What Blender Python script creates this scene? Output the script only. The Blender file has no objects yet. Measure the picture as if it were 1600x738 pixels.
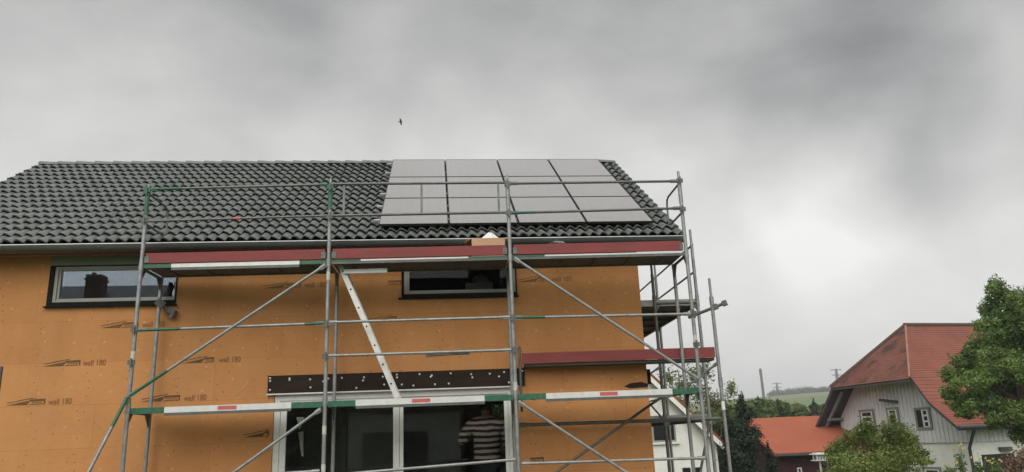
import bpy, bmesh, math, random
import numpy as np
from mathutils import Vector, Matrix
random.seed(7); rng = np.random.default_rng(7)
R = math.radians
sc = bpy.context.scene
col = sc.collection
G = 2.1                                   # height of the lower scaffold deck above the ground

# ------------------------------------------------------------------ camera
CF, CYAW, CPIT, CROL = 1180.0, 0.067355, 0.266236, -0.0403286
CP = np.array([4.34668, -10.21963, G - 0.6112])
def cam_axes():
    cy, sy, cp, sp = math.cos(CYAW), math.sin(CYAW), math.cos(CPIT), math.sin(CPIT)
    f = np.array([sy*cp, cy*cp, sp]); r = np.array([cy, -sy, 0.0]); u = np.cross(r, f)
    c, s = math.cos(CROL), math.sin(CROL)
    return c*r + s*u, -s*r + c*u, f
AR, AU, AF = cam_axes()
cd = bpy.data.cameras.new('camera'); cam = bpy.data.objects.new('camera', cd); col.objects.link(cam)
cd.sensor_width = 36; cd.lens = CF/1600*36; cd.clip_end = 6000; cd.clip_start = 0.05
m = Matrix(((AR[0], AU[0], -AF[0], CP[0]), (AR[1], AU[1], -AF[1], CP[1]), (AR[2], AU[2], -AF[2], CP[2]), (0, 0, 0, 1)))
cam.matrix_world = m
sc.camera = cam
def ray(x, y): return AF + (x-800)/CF*AR - (y-369)/CF*AU
def at(x, y, Y):
    d = ray(x, y); return CP + d*((Y - CP[1])/d[1])
def atx(x, y, X):
    d = ray(x, y); return CP + d*((X - CP[0])/d[0])
def dist(x, y, D):
    d = ray(x, y); return CP + d*(D/math.hypot(d[0], d[1]))

# ------------------------------------------------------------------ materials
def nd(nt, t, **kw):
    n = nt.nodes.new(t)
    for k, v in kw.items(): setattr(n, k, v)
    return n
def mat(name, color, rough=0.6, metal=0.0, var=0.12, scale=6.0, bump=0.0, bscale=40.0, spec=0.5, stretch=(1, 1, 1), dirt=None, dirt_amt=0.0):
    m = bpy.data.materials.new(name); m.use_nodes = True; nt = m.node_tree
    b = nt.nodes['Principled BSDF']; b.inputs['Roughness'].default_value = rough; b.inputs['Metallic'].default_value = metal
    b.inputs['Specular IOR Level'].default_value = spec
    tc = nd(nt, 'ShaderNodeTexCoord'); mp = nd(nt, 'ShaderNodeMapping'); mp.inputs['Scale'].default_value = stretch
    nt.links.new(tc.outputs['Object'], mp.inputs['Vector'])
    n = nd(nt, 'ShaderNodeTexNoise'); n.inputs['Scale'].default_value = scale; n.inputs['Detail'].default_value = 6; n.inputs['Roughness'].default_value = .65
    nt.links.new(mp.outputs[0], n.inputs['Vector'])
    r = nd(nt, 'ShaderNodeValToRGB'); r.color_ramp.elements[0].position = .3; r.color_ramp.elements[1].position = .7
    r.color_ramp.elements[0].color = [c*(1-var) for c in color] + [1]; r.color_ramp.elements[1].color = [min(1, c*(1+var)) for c in color] + [1]
    nt.links.new(n.outputs['Fac'], r.inputs['Fac'])
    out = r.outputs['Color']
    if dirt:
        n2 = nd(nt, 'ShaderNodeTexNoise'); n2.inputs['Scale'].default_value = scale*2.7; n2.inputs['Detail'].default_value = 8
        nt.links.new(mp.outputs[0], n2.inputs['Vector'])
        r2 = nd(nt, 'ShaderNodeValToRGB'); r2.color_ramp.elements[0].position = .52; r2.color_ramp.elements[1].position = .68
        r2.color_ramp.elements[1].color = (dirt_amt, dirt_amt, dirt_amt, 1)
        nt.links.new(n2.outputs['Fac'], r2.inputs['Fac'])
        mx = nd(nt, 'ShaderNodeMix', data_type='RGBA'); mx.inputs['B'].default_value = list(dirt) + [1]
        nt.links.new(r2.outputs['Color'], mx.inputs['Factor']); nt.links.new(out, mx.inputs['A']); out = mx.outputs['Result']
    nt.links.new(out, b.inputs['Base Color'])
    if bump:
        nb = nd(nt, 'ShaderNodeTexNoise'); nb.inputs['Scale'].default_value = bscale; nb.inputs['Detail'].default_value = 5
        nt.links.new(mp.outputs[0], nb.inputs['Vector'])
        bp = nd(nt, 'ShaderNodeBump'); bp.inputs['Strength'].default_value = bump; bp.inputs['Distance'].default_value = .02
        nt.links.new(nb.outputs['Fac'], bp.inputs['Height']); nt.links.new(bp.outputs[0], b.inputs['Normal'])
    return m
def glass_mat(name, tint=(.75, .8, .78), ior=1.55, refl=(1, 1, 1)):
    m = bpy.data.materials.new(name); m.use_nodes = True; nt = m.node_tree; nt.nodes.clear()
    o = nd(nt, 'ShaderNodeOutputMaterial'); mx = nd(nt, 'ShaderNodeMixShader'); fr = nd(nt, 'ShaderNodeFresnel'); fr.inputs['IOR'].default_value = ior
    t = nd(nt, 'ShaderNodeBsdfTransparent'); t.inputs['Color'].default_value = list(tint) + [1]
    g = nd(nt, 'ShaderNodeBsdfGlossy'); g.inputs['Roughness'].default_value = .01; g.inputs['Color'].default_value = (refl[0], refl[1], refl[2], 1)
    nt.links.new(fr.outputs[0], mx.inputs[0]); nt.links.new(t.outputs[0], mx.inputs[1]); nt.links.new(g.outputs[0], mx.inputs[2]); nt.links.new(mx.outputs[0], o.inputs[0])
    return m
def leaf_mat(name, c1, c2, rough=.55, trans=.35):
    m = bpy.data.materials.new(name); m.use_nodes = True; nt = m.node_tree
    b = nt.nodes['Principled BSDF']; b.inputs['Roughness'].default_value = rough; b.inputs['Specular IOR Level'].default_value = .35
    at_ = nd(nt, 'ShaderNodeAttribute', attribute_name='tint')
    r = nd(nt, 'ShaderNodeMix', data_type='RGBA'); r.inputs['A'].default_value = list(c1) + [1]; r.inputs['B'].default_value = list(c2) + [1]
    nt.links.new(at_.outputs['Fac'], r.inputs['Factor']); nt.links.new(r.outputs['Result'], b.inputs['Base Color'])
    tr = nd(nt, 'ShaderNodeBsdfTranslucent'); nt.links.new(r.outputs['Result'], tr.inputs['Color'])
    mx = nd(nt, 'ShaderNodeMixShader'); mx.inputs[0].default_value = trans
    o = nt.nodes['Material Output']
    nt.links.new(b.outputs[0], mx.inputs[1]); nt.links.new(tr.outputs[0], mx.inputs[2]); nt.links.new(mx.outputs[0], o.inputs[0])
    return m

def fibre_mat():
    m = mat('wood_fibre_board', (.50, .236, .090), rough=.85, var=.13, scale=.9, bump=.12, bscale=120, spec=.2)
    nt = m.node_tree; b = nt.nodes['Principled BSDF']
    src = b.inputs['Base Color'].links[0].from_socket
    tc = nd(nt, 'ShaderNodeTexCoord')
    sep = nd(nt, 'ShaderNodeSeparateXYZ'); nt.links.new(tc.outputs['Object'], sep.inputs[0])
    cmb = nd(nt, 'ShaderNodeCombineXYZ'); nt.links.new(sep.outputs['X'], cmb.inputs[0]); nt.links.new(sep.outputs['Z'], cmb.inputs[1])
    def over(fac, colr, cur):
        mx = nd(nt, 'ShaderNodeMix', data_type='RGBA'); mx.inputs['B'].default_value = list(colr) + [1]
        nt.links.new(fac, mx.inputs['Factor']); nt.links.new(cur, mx.inputs['A']); return mx.outputs['Result']
    cur = src
    # fine fibres and scuffs
    mp = nd(nt, 'ShaderNodeMapping'); mp.inputs['Scale'].default_value = (3, 3, 9); nt.links.new(tc.outputs['Object'], mp.inputs[0])
    n = nd(nt, 'ShaderNodeTexNoise'); n.inputs['Scale'].default_value = 3; n.inputs['Detail'].default_value = 10; n.inputs['Roughness'].default_value = .75
    nt.links.new(mp.outputs[0], n.inputs['Vector'])
    rr = nd(nt, 'ShaderNodeValToRGB'); rr.color_ramp.elements[0].position = .5; rr.color_ramp.elements[1].position = .8; rr.color_ramp.elements[1].color = (.5, .5, .5, 1)
    nt.links.new(n.outputs['Fac'], rr.inputs[0]); cur = over(rr.outputs[0], (.31, .125, .038), cur)
    # board joints
    br = nd(nt, 'ShaderNodeTexBrick'); br.inputs['Scale'].default_value = 1.0; br.inputs['Mortar Size'].default_value = .0035; br.inputs['Mortar Smooth'].default_value = .3
    br.inputs['Brick Width'].default_value = 2.5; br.inputs['Row Height'].default_value = .585; br.offset = .37
    br.inputs['Color1'].default_value = (0, 0, 0, 1); br.inputs['Color2'].default_value = (.22, .22, .22, 1); br.inputs['Mortar'].default_value = (.5, .5, .5, 1)
    mo = nd(nt, 'ShaderNodeMapping'); mo.inputs['Location'].default_value = (.35, .12, 0); nt.links.new(cmb.outputs[0], mo.inputs[0]); nt.links.new(mo.outputs[0], br.inputs['Vector'])
    cur = over(br.outputs['Color'], (.27, .105, .03), cur)
    # pale filler dots over the fixings and small dark nail heads
    def dots(scale, rad, soft, colr, amt, rnd, off):
        nonlocal cur
        mp2 = nd(nt, 'ShaderNodeMapping'); mp2.inputs['Scale'].default_value = scale; mp2.inputs['Location'].default_value = off; nt.links.new(cmb.outputs[0], mp2.inputs[0])
        fl = nd(nt, 'ShaderNodeVectorMath', operation='FLOOR'); nt.links.new(mp2.outputs[0], fl.inputs[0])
        wn = nd(nt, 'ShaderNodeTexWhiteNoise', noise_dimensions='2D'); nt.links.new(fl.outputs[0], wn.inputs['Vector'])
        fr = nd(nt, 'ShaderNodeVectorMath', operation='FRACTION'); nt.links.new(mp2.outputs[0], fr.inputs[0])
        # jittered centre
        sb = nd(nt, 'ShaderNodeVectorMath', operation='SUBTRACT'); nt.links.new(wn.outputs['Color'], sb.inputs[0]); sb.inputs[1].default_value = (.5, .5, .5)
        scv = nd(nt, 'ShaderNodeVectorMath', operation='SCALE'); nt.links.new(sb.outputs[0], scv.inputs[0]); scv.inputs['Scale'].default_value = rnd
        ad = nd(nt, 'ShaderNodeVectorMath', operation='ADD'); nt.links.new(scv.outputs[0], ad.inputs[0]); ad.inputs[1].default_value = (.5, .5, 0)
        df = nd(nt, 'ShaderNodeVectorMath', operation='SUBTRACT'); nt.links.new(fr.outputs[0], df.inputs[0]); nt.links.new(ad.outputs[0], df.inputs[1])
        dv = nd(nt, 'ShaderNodeVectorMath', operation='DIVIDE'); nt.links.new(df.outputs[0], dv.inputs[0]); dv.inputs[1].default_value = (scale[0], scale[1], 1e6)
        ln = nd(nt, 'ShaderNodeVectorMath', operation='LENGTH'); nt.links.new(dv.outputs[0], ln.inputs[0])
        mr = nd(nt, 'ShaderNodeMapRange'); mr.inputs['From Min'].default_value = rad; mr.inputs['From Max'].default_value = rad*soft; mr.inputs['To Min'].default_value = amt; mr.inputs['To Max'].default_value = 0
        nt.links.new(ln.outputs['Value'], mr.inputs['Value'])
        gt = nd(nt, 'ShaderNodeMath', operation='GREATER_THAN'); gt.inputs[1].default_value = .35; nt.links.new(wn.outputs['Value'], gt.inputs[0])
        ml = nd(nt, 'ShaderNodeMath', operation='MULTIPLY'); nt.links.new(mr.outputs[0], ml.inputs[0]); nt.links.new(gt.outputs[0], ml.inputs[1])
        cur = over(ml.outputs[0], colr, cur)
    dots((1/.47, 1/.29, 1), .010, 2.4, (.60, .38, .20), .5, .75, (.2, .1, 0))
    dots((1/.62, 1/.11, 1), .0055, 2.0, (.08, .035, .015), .8, .30, (.5, .3, 0))
    dots((1/.33, 1/.41, 1), .006, 2.2, (.10, .045, .02), .6, .9, (.1, .7, 0))
    # faint watermarks run down the boards
    mp3 = nd(nt, 'ShaderNodeMapping'); mp3.inputs['Scale'].default_value = (2.2, 1, .25); nt.links.new(tc.outputs['Object'], mp3.inputs[0])
    n3 = nd(nt, 'ShaderNodeTexNoise'); n3.inputs['Scale'].default_value = 1.4; n3.inputs['Detail'].default_value = 4; nt.links.new(mp3.outputs[0], n3.inputs['Vector'])
    r3 = nd(nt, 'ShaderNodeValToRGB'); r3.color_ramp.elements[0].position = .48; r3.color_ramp.elements[1].position = .72; r3.color_ramp.elements[1].color = (.45, .45, .45, 1)
    nt.links.new(n3.outputs['Fac'], r3.inputs[0]); cur = over(r3.outputs[0], (.49, .25, .10), cur)
    nt.links.new(cur, b.inputs['Base Color'])
    return m

M = {}
M['fibre'] = fibre_mat()
M['tile'] = mat('anthracite_roof_tile', (.118, .126, .119), rough=.5, var=.25, scale=3.5, spec=.35, bump=.08, bscale=60, dirt=(.16, .16, .145), dirt_amt=.35)
M['steel'] = mat('galvanised_steel', (.27, .28, .275), rough=.5, metal=.55, var=.22, scale=9, bump=.05, bscale=90, dirt=(.16, .15, .13), dirt_amt=.5)
M['midsteel'] = mat('dull_steel_rail', (.13, .137, .133), rough=.5, metal=.55, var=.22, scale=9, dirt=(.09, .085, .08), dirt_amt=.5)
M['darksteel'] = mat('weathered_steel', (.12, .125, .12), rough=.55, metal=.5, var=.25, scale=9, dirt=(.07, .06, .05), dirt_amt=.5)
M['alu'] = mat('aluminium_edge', (.60, .60, .58), rough=.5, metal=.25, var=.1, scale=5, dirt=(.42, .41, .39), dirt_amt=.3)
M['green'] = mat('green_lacquer', (.012, .10, .05), rough=.5, var=.25, scale=9, dirt=(.16, .17, .15), dirt_amt=.35)
M['redmark'] = mat('red_marking', (.48, .10, .085), rough=.6, var=.15, scale=20)
M['toeboard'] = mat('red_brown_board', (.20, .034, .031), rough=.7, var=.18, scale=2.5, stretch=(.6, 4, 4), dirt=(.14, .05, .045), dirt_amt=.5, bump=.05)
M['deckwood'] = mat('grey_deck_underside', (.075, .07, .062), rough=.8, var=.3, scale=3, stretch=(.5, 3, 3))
M['zinc'] = mat('zinc_gutter', (.062, .067, .063), rough=.6, metal=.1, var=.12, scale=2.5, dirt=(.11, .11, .10), dirt_amt=.4)
M['zincrim'] = mat('zinc_rim', (.5, .52, .5), rough=.4, metal=.5, var=.1)
M['frame'] = mat('grey_window_frame', (.25, .245, .215), rough=.45, var=.06, scale=4)
M['whiteframe'] = mat('white_door_frame', (.66, .67, .64), rough=.4, var=.05, scale=4, dirt=(.5, .5, .47), dirt_amt=.4)
M['black'] = mat('black_sealing_tape', (.012, .012, .012), rough=.9, var=.3, scale=12, spec=.08)
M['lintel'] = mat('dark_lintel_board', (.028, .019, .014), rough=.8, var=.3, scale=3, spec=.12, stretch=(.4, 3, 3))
M['screw'] = mat('washer_metal', (.55, .55, .52), rough=.4, metal=.5, var=.1)
M['shutter'] = mat('shutter_box_grey_green', (.16, .185, .145), rough=.6, var=.1, scale=3)
M['print'] = mat('black_brown_print', (.12, .062, .023), rough=.8, var=.35, scale=40)
M['printpale'] = mat('faded_brown_print', (.20, .085, .028), rough=.8, var=.35, scale=40)
M['glass'] = glass_mat('window_glass', ior=1.9, refl=(.78, .86, 1.0))
M['dimglass'] = glass_mat('darkened_pane_glass', ior=1.25, tint=(.5, .52, .5))  # dark tint and weak reflection stand in for the dark room behind
M['soffit'] = mat('brown_soffit_boards', (.20, .09, .04), rough=.8, var=.25, scale=4, stretch=(.5, 5, 5))
M['doorglass'] = glass_mat('door_glass', tint=(.86, .88, .86), ior=1.52)
M['room'] = mat('bare_room_plaster', (.30, .30, .29), rough=.9, var=.2, scale=2)
M['pvframe'] = mat('black_panel_frame', (.02, .02, .02), rough=.35, metal=.4, var=.1)
M['railalu'] = mat('mounting_rail', (.55, .56, .56), rough=.4, metal=.6, var=.08)
M['redtile'] = mat('old_red_tiles', (.21, .07, .045), rough=.8, var=.2, scale=.8, dirt=(.16, .07, .05), dirt_amt=.6, spec=.2)
M['orange'] = mat('orange_red_roofing', (.30, .09, .05), rough=.9, var=.1, scale=.5, dirt=(.31, .085, .048), dirt_amt=.5, spec=.2)
M['plaster'] = mat('white_render', (.70, .69, .65), rough=.9, var=.06, scale=1.2, dirt=(.55, .54, .5), dirt_amt=.4, spec=.2)
M['siding'] = mat('white_weathered_boards', (.60, .60, .61), rough=.85, var=.14, scale=1.5, stretch=(6, 6, .5), dirt=(.38, .38, .385), dirt_amt=.5, spec=.2)
M['darkwood'] = mat('dark_stained_wood', (.05, .055, .062), rough=.7, var=.2, scale=2)
M['redwood'] = mat('dark_red_wall', (.04, .010, .013), rough=.9, var=.3, scale=1.5, stretch=(4, 4, .4))
M['bark'] = mat('brown_bark', (.09, .065, .045), rough=.9, var=.35, scale=6, bump=.4, bscale=14)
M['card'] = mat('cardboard', (.52, .32, .19), rough=.85, var=.08, scale=4)
M['paper'] = mat('white_paper', (.72, .72, .70), rough=.8, var=.05, scale=6)
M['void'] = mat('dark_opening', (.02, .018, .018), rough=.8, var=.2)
M['brick'] = mat('brown_rendered_wall', (.20, .12, .09), rough=.9, var=.2)

def pv_mat():
    m = bpy.data.materials.new('solar_cells_under_glass'); m.use_nodes = True; nt = m.node_tree
    b = nt.nodes['Principled BSDF']; b.inputs['Roughness'].default_value = .16; b.inputs['IOR'].default_value = 1.6
    b.inputs['Coat Weight'].default_value = 1.0; b.inputs['Coat Roughness'].default_value = .08; b.inputs['Coat IOR'].default_value = 1.6
    tc = nd(nt, 'ShaderNodeTexCoord')
    br = nd(nt, 'ShaderNodeTexBrick'); br.offset = 0; br.inputs['Scale'].default_value = 1; br.inputs['Brick Width'].default_value = .168; br.inputs['Row Height'].default_value = .168
    br.inputs['Mortar Size'].default_value = .004; br.inputs['Mortar Smooth'].default_value = .5
    br.inputs['Color1'].default_value = (.092, .083, .078, 1); br.inputs['Color2'].default_value = (.105, .095, .088, 1); br.inputs['Mortar'].default_value = (.17, .16, .15, 1)
    nt.links.new(tc.outputs['Object'], br.inputs['Vector']); nt.links.new(br.outputs['Color'], b.inputs['Base Color'])
    return m
M['pv'] = pv_mat()

M['band'] = mat('pale_worn_band', (.5, .5, .45), rough=.7, var=.2, scale=30, dirt=(.25, .25, .24), dirt_amt=.8)
M['scratch'] = mat('pale_scratched_fibre', (.60, .40, .22), rough=.9)
def shirt_mat():
    m = bpy.data.materials.new('striped_knit'); m.use_nodes = True; nt = m.node_tree
    b = nt.nodes['Principled BSDF']; b.inputs['Roughness'].default_value = .9
    tc = nd(nt, 'ShaderNodeTexCoord'); s = nd(nt, 'ShaderNodeSeparateXYZ'); nt.links.new(tc.outputs['Object'], s.inputs[0])
    n = nd(nt, 'ShaderNodeTexNoise'); n.inputs['Scale'].default_value = 4; nt.links.new(tc.outputs['Object'], n.inputs['Vector'])
    a = nd(nt, 'ShaderNodeMath', operation='MULTIPLY_ADD'); a.inputs[1].default_value = .065; nt.links.new(n.outputs['Fac'], a.inputs[0]); nt.links.new(s.outputs['Z'], a.inputs[2])
    k = nd(nt, 'ShaderNodeMath', operation='MULTIPLY'); k.inputs[1].default_value = 1/.086; nt.links.new(a.outputs[0], k.inputs[0])
    f = nd(nt, 'ShaderNodeMath', operation='FRACT'); nt.links.new(k.outputs[0], f.inputs[0])
    r = nd(nt, 'ShaderNodeValToRGB'); e = r.color_ramp.elements; e[0].position = .0; e[0].color = (.74, .68, .66, 1); e[1].position = .46; e[1].color = (.74, .68, .66, 1)
    for p, c in ((.54, (.13, .03, .035, 1)), (.93, (.08, .022, .028, 1))):
        q = r.color_ramp.elements.new(p); q.color = c
    nt.links.new(f.outputs[0], r.inputs[0]); nt.links.new(r.outputs[0], b.inputs['Base Color'])
    return m
M['shirt'] = shirt_mat()
M['skin'] = mat('skin', (.50, .27, .19), rough=.5, var=.06)
M['hair'] = mat('dark_hair', (.055, .036, .024), rough=.6, var=.3, scale=30)
M['trousers'] = mat('dark_trousers', (.025, .027, .035), rough=.85, var=.2)
M['feather'] = mat('dark_feathers', (.03, .03, .032), rough=.8, var=.2)

# ------------------------------------------------------------------ builders
def tag(o, label=None, cat=None, group=None, kind=None):
    if label: o['label'] = label
    if cat: o['category'] = cat
    if group: o['group'] = group
    if kind: o['kind'] = kind
    return o
def thing(name, label, cat, loc=(0, 0, 0), rz=0.0, group=None):
    o = bpy.data.objects.new(name, None); col.objects.link(o); o.empty_display_size = .3
    o.location = [float(v) for v in loc]; o.rotation_euler = (0, 0, rz)
    return tag(o, label, cat, group)
class MB:
    def __init__(s): s.v = []; s.f = []; s.mi = []; s.m = 0
    def face(s, pts, rev=False):
        i = len(s.v); s.v += [tuple(float(c) for c in p) for p in pts]; ix = list(range(i, i+len(pts)))
        s.f.append(ix[::-1] if rev else ix); s.mi.append(s.m)
    def box(s, a, b):
        x0, y0, z0 = a; x1, y1, z1 = b
        s.hexa([(x0, y0, z0), (x1, y0, z0), (x1, y1, z0), (x0, y1, z0), (x0, y0, z1), (x1, y0, z1), (x1, y1, z1), (x0, y1, z1)])
        return s
    def hexa(s, p):
        i = len(s.v); s.v += [tuple(float(c) for c in q) for q in p]
        for f in ((3, 2, 1, 0), (4, 5, 6, 7), (0, 1, 5, 4), (1, 2, 6, 5), (2, 3, 7, 6), (3, 0, 4, 7)):
            s.f.append([i+k for k in f]); s.mi.append(s.m)
        return s
    def beam(s, p0, p1, w, h, up=(0, 0, 1)):
        p0, p1 = Vector(p0), Vector(p1); d = (p1-p0).normalized(); sd = d.cross(Vector(up))
        if sd.length < 1e-4: sd = d.cross(Vector((0, 1, 0)))
        sd.normalize(); u = sd.cross(d).normalized(); sd = sd*w/2; u = u*h/2
        s.hexa([p0-sd-u, p0+sd-u, p1+sd-u, p1-sd-u, p0-sd+u, p0+sd+u, p1+sd+u, p1-sd+u]); return s
    def tube(s, p0, p1, r, r1=None, n=10, cap=True):
        return s.path([p0, p1], [r, r if r1 is None else r1], n, cap)
    def path(s, pts, rad, n=8, cap=True):
        pts = [Vector([float(c) for c in p]) for p in pts]
        if not hasattr(rad, '__len__'): rad = [rad]*len(pts)
        base = len(s.v); prev = None
        for k, p in enumerate(pts):
            d = (pts[min(k+1, len(pts)-1)] - pts[max(k-1, 0)]).normalized()
            if prev is None:
                a = d.cross(Vector((0, 0, 1)))
                if a.length < 1e-3: a = d.cross(Vector((1, 0, 0)))
            else: a = prev - d*prev.dot(d)
            a.normalize(); prev = a; b = d.cross(a)
            for j in range(n):
                t = 2*math.pi*j/n; q = p + (a*math.cos(t) + b*math.sin(t))*rad[k]; s.v.append((q.x, q.y, q.z))
        for k in range(len(pts)-1):
            for j in range(n):
                j2 = (j+1) % n; s.f.append([base+k*n+j, base+(k+1)*n+j, base+(k+1)*n+j2, base+k*n+j2][::-1]); s.mi.append(s.m)
        if cap:
            s.f.append([base+j for j in range(n)][::-1]); s.mi.append(s.m); e = base+(len(pts)-1)*n; s.f.append([e+j for j in range(n)]); s.mi.append(s.m)
        return s
    def prism(s, poly, d):
        """polygon (3d points, one plane) extruded along vector d"""
        a = [Vector([float(c) for c in p]) for p in poly]; d = Vector(d); n = len(a)
        s.face(a, True); s.face([p+d for p in a])
        for k in range(n): s.face([a[k], a[(k+1) % n], a[(k+1) % n]+d, a[k]+d])
        return s
    def build(s, name, mats, parent=None, smooth=False, world=False, recalc=True, bevel=0.0):
        v = s.v
        if parent is not None and world:
            r = parent
            while r.parent: r = r.parent
            c, sn = math.cos(-r.rotation_euler.z), math.sin(-r.rotation_euler.z); L = r.location
            v = [((x-L.x)*c-(y-L.y)*sn, (x-L.x)*sn+(y-L.y)*c, z-L.z) for x, y, z in v]
        me = bpy.data.meshes.new(name); me.from_pydata(v, [], s.f); me.update()
        if not isinstance(mats, (list, tuple)): mats = [mats]
        for q in mats: me.materials.append(q)
        me.polygons.foreach_set('material_index', s.mi)
        if recalc:
            bm = bmesh.new(); bm.from_mesh(me); bmesh.ops.recalc_face_normals(bm, faces=bm.faces); bm.to_mesh(me); bm.free()
        if smooth:
            me.polygons.foreach_set('use_smooth', [True]*len(me.polygons))
            try: me.set_sharp_from_angle(angle=R(40))
            except Exception: pass
        o = bpy.data.objects.new(name, me); col.objects.link(o)
        if parent is not None: o.parent = parent
        if bevel:
            b = o.modifiers.new('bevel', 'BEVEL'); b.width = bevel; b.segments = 2; b.limit_method = 'ANGLE'
        return o
def copy_tree(o, parent=None):
    c = o.copy(); col.objects.link(c); c.parent = parent
    for ch in list(o.children): copy_tree(ch, c)
    return c
def panel_with_holes(mb, us, zs, holes, v0, v1):
    """upright slab in local (u, v, z) between v0 and v1, rectangular holes cut through"""
    us = sorted(set(us)); zs = sorted(set(zs))
    inside = lambda u, z: any(h[0] < u < h[1] and h[2] < z < h[3] for h in holes)
    nu, nz = len(us)-1, len(zs)-1
    solid = [[not inside((us[i]+us[i+1])/2, (zs[j]+zs[j+1])/2) for j in range(nz)] for i in range(nu)]
    S = lambda i, j: 0 <= i < nu and 0 <= j < nz and solid[i][j]
    for i in range(nu):
        for j in range(nz):
            if not solid[i][j]: continue
            a, b, c, d = us[i], us[i+1], zs[j], zs[j+1]
            mb.face([(a, v0, c), (b, v0, c), (b, v0, d), (a, v0, d)]); mb.face([(a, v1, c), (a, v1, d), (b, v1, d), (b, v1, c)])
            if not S(i-1, j): mb.face([(a, v0, c), (a, v0, d), (a, v1, d), (a, v1, c)])
            if not S(i+1, j): mb.face([(b, v0, c), (b, v1, c), (b, v1, d), (b, v0, d)])
            if not S(i, j-1): mb.face([(a, v0, c), (a, v1, c), (b, v1, c), (b, v0, c)])
            if not S(i, j+1): mb.face([(a, v0, d), (b, v0, d), (b, v1, d), (a, v1, d)])
def frame_ring(mb, u0, u1, z0, z1, w, v0, v1, wb=None, wt=None, wr=None):
    wb = w if wb is None else wb; wt = w if wt is None else wt
    mb.box((u0, v0, z0), (u1, v1, z0+wb)); mb.box((u0, v0, z1-wt), (u1, v1, z1))
    wr = w if wr is None else wr
    mb.box((u0, v0, z0+wb), (u0+w, v1, z1-wt)); mb.box((u1-wr, v0, z0+wb), (u1, v1, z1-wt))

# ------------------------------------------------------------------ the house
HT = R(2.0); HO = np.array([7.05, 1.1, 0.0])
hc, hs = math.cos(HT), math.sin(HT)
def HL(p):
    x, y = p[0]-HO[0], p[1]-HO[1]; return np.array([x*hc+y*hs, -x*hs+y*hc, p[2]])
def HW(u, v, z): return np.array([HO[0]+u*hc-v*hs, HO[1]+u*hs+v*hc, z])
def hv(x, y, v=0.0):
    """house-local point where the line of sight meets the upright plane at local depth v -> (u, z)"""
    o = HL(CP); d3 = ray(x, y); d = np.array([d3[0]*hc+d3[1]*hs, -d3[0]*hs+d3[1]*hc, d3[2]])
    p = o+d*((v-o[1])/d[1]); return p[0], p[2]
def hu(x, y, u):
    o = HL(CP); d3 = ray(x, y); d = np.array([d3[0]*hc+d3[1]*hs, -d3[0]*hs+d3[1]*hc, d3[2]])
    p = o+d*((u-o[0])/d[0]); return p[1], p[2]

EV = -.36                                              # eave line in front of the wall
UR, ZE1 = hv(1064, 369, EV); _, ZE2 = hv(0, 384, EV); ZE = .5*ZE1+.5*ZE2
RV, RZ1 = hu(957, 255, UR)
UL = hv(65, 263, RV)[0]; RZ2 = hv(65, 263, RV)[1]; RZ = .5*(RZ1+RZ2)
print('house', UR, UL, ZE1, ZE2, RV, RZ1, RZ2)
ULW = UL+.35                                           # left gable wall
BV = 2*RV                                              # back wall
slope = math.hypot(RV-EV, RZ-ZE); sd = np.array([0, (RV-EV)/slope, (RZ-ZE)/slope]); sn_ = np.array([0, -sd[2], sd[1]])
def RF(u, s, h=0.0):
    return np.array([u, EV, ZE])+sd*s+sn_*h
def onroof(x, y, h):
    o = HL(CP); d3 = ray(x, y); d = np.array([d3[0]*hc+d3[1]*hs, -d3[0]*hs+d3[1]*hc, d3[2]])
    e = RF(0, 0, h); t = sn_@(e-o)/(sn_@d); p = o+t*d; return p[0], (p-e)@sd

house = thing('house', 'unfinished house clad in bare orange brown fibreboard under a dark tiled roof', 'house', HO, HT)
WT = ZE+.18                                             # top of the outer wall
w1 = (hv(80, 470)[0], hv(274, 470)[0], hv(90, 474)[1], hv(80, 417)[1])
w2 = (hv(630, 460)[0], hv(807, 460)[0], hv(640, 461)[1], hv(640, 416)[1])
dz_top = hv(620, 611)[1]
d1 = (hv(425, 700)[0], hv(806, 700)[0], .35, dz_top)
FL = .35; CEIL = dz_top+.25
# back window seen through the room
bw0 = hv(776, 678, BV-.3); bw1 = hv(797, 634, BV-.3)
bw = (bw0[0]-.15, bw1[0]+.1, bw0[1]-.3, bw1[1]+.1)
mb = MB(); panel_with_holes(mb, [ULW, 0] + [h[k] for h in (w1, w2, d1) for k in (0, 1)], [0, WT] + [h[k] for h in (w1, w2, d1) for k in (2, 3)], [w1, w2, d1], 0, .30)
wall = mb.build('wall', M['fibre'], house)
fill_bw = (-5.6, -3.6, FL+.1, 2.15)  # rear opening out of view, added to let light into the room
mb = MB(); panel_with_holes(mb, [ULW+.3, -.3, bw[0], bw[1], fill_bw[0], fill_bw[1]], [0, WT, bw[2], bw[3], fill_bw[2], fill_bw[3]], [bw, fill_bw], BV-.3, BV); mb.build('wall', M['fibre'], house)
for (a, b) in ((ULW, ULW+.298), (-.298, 0)):
    mb = MB(); zz = lambda v: RZ-.12-abs(v-RV)*(RZ-ZE)/(RV-EV)
    mb.prism([(a, .302, 0), (a, BV-.002, 0), (a, BV-.002, zz(BV)), (a, RV, zz(RV)), (a, .302, zz(.3))], (b-a, 0, 0)); mb.build('wall', M['fibre'], house)
# interior: floors, ceiling and a partition, bare
mb = MB(); mb.box((ULW+.3, .3, FL-.2), (-.3, BV-.3, FL)); mb.box((ULW+.3, .3, CEIL), (-.3, BV-.3, CEIL+.26))
mb.box((-3.9, 4.2, FL), (-2.6, 4.35, CEIL)); mb.box((-5.9, .3, FL), (-5.75, BV-.3, CEIL))
mb.box((-5.4, 2.6, FL), (-3.9, 2.75, CEIL))
mb.build('interior_floor', M['room'], house)

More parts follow.
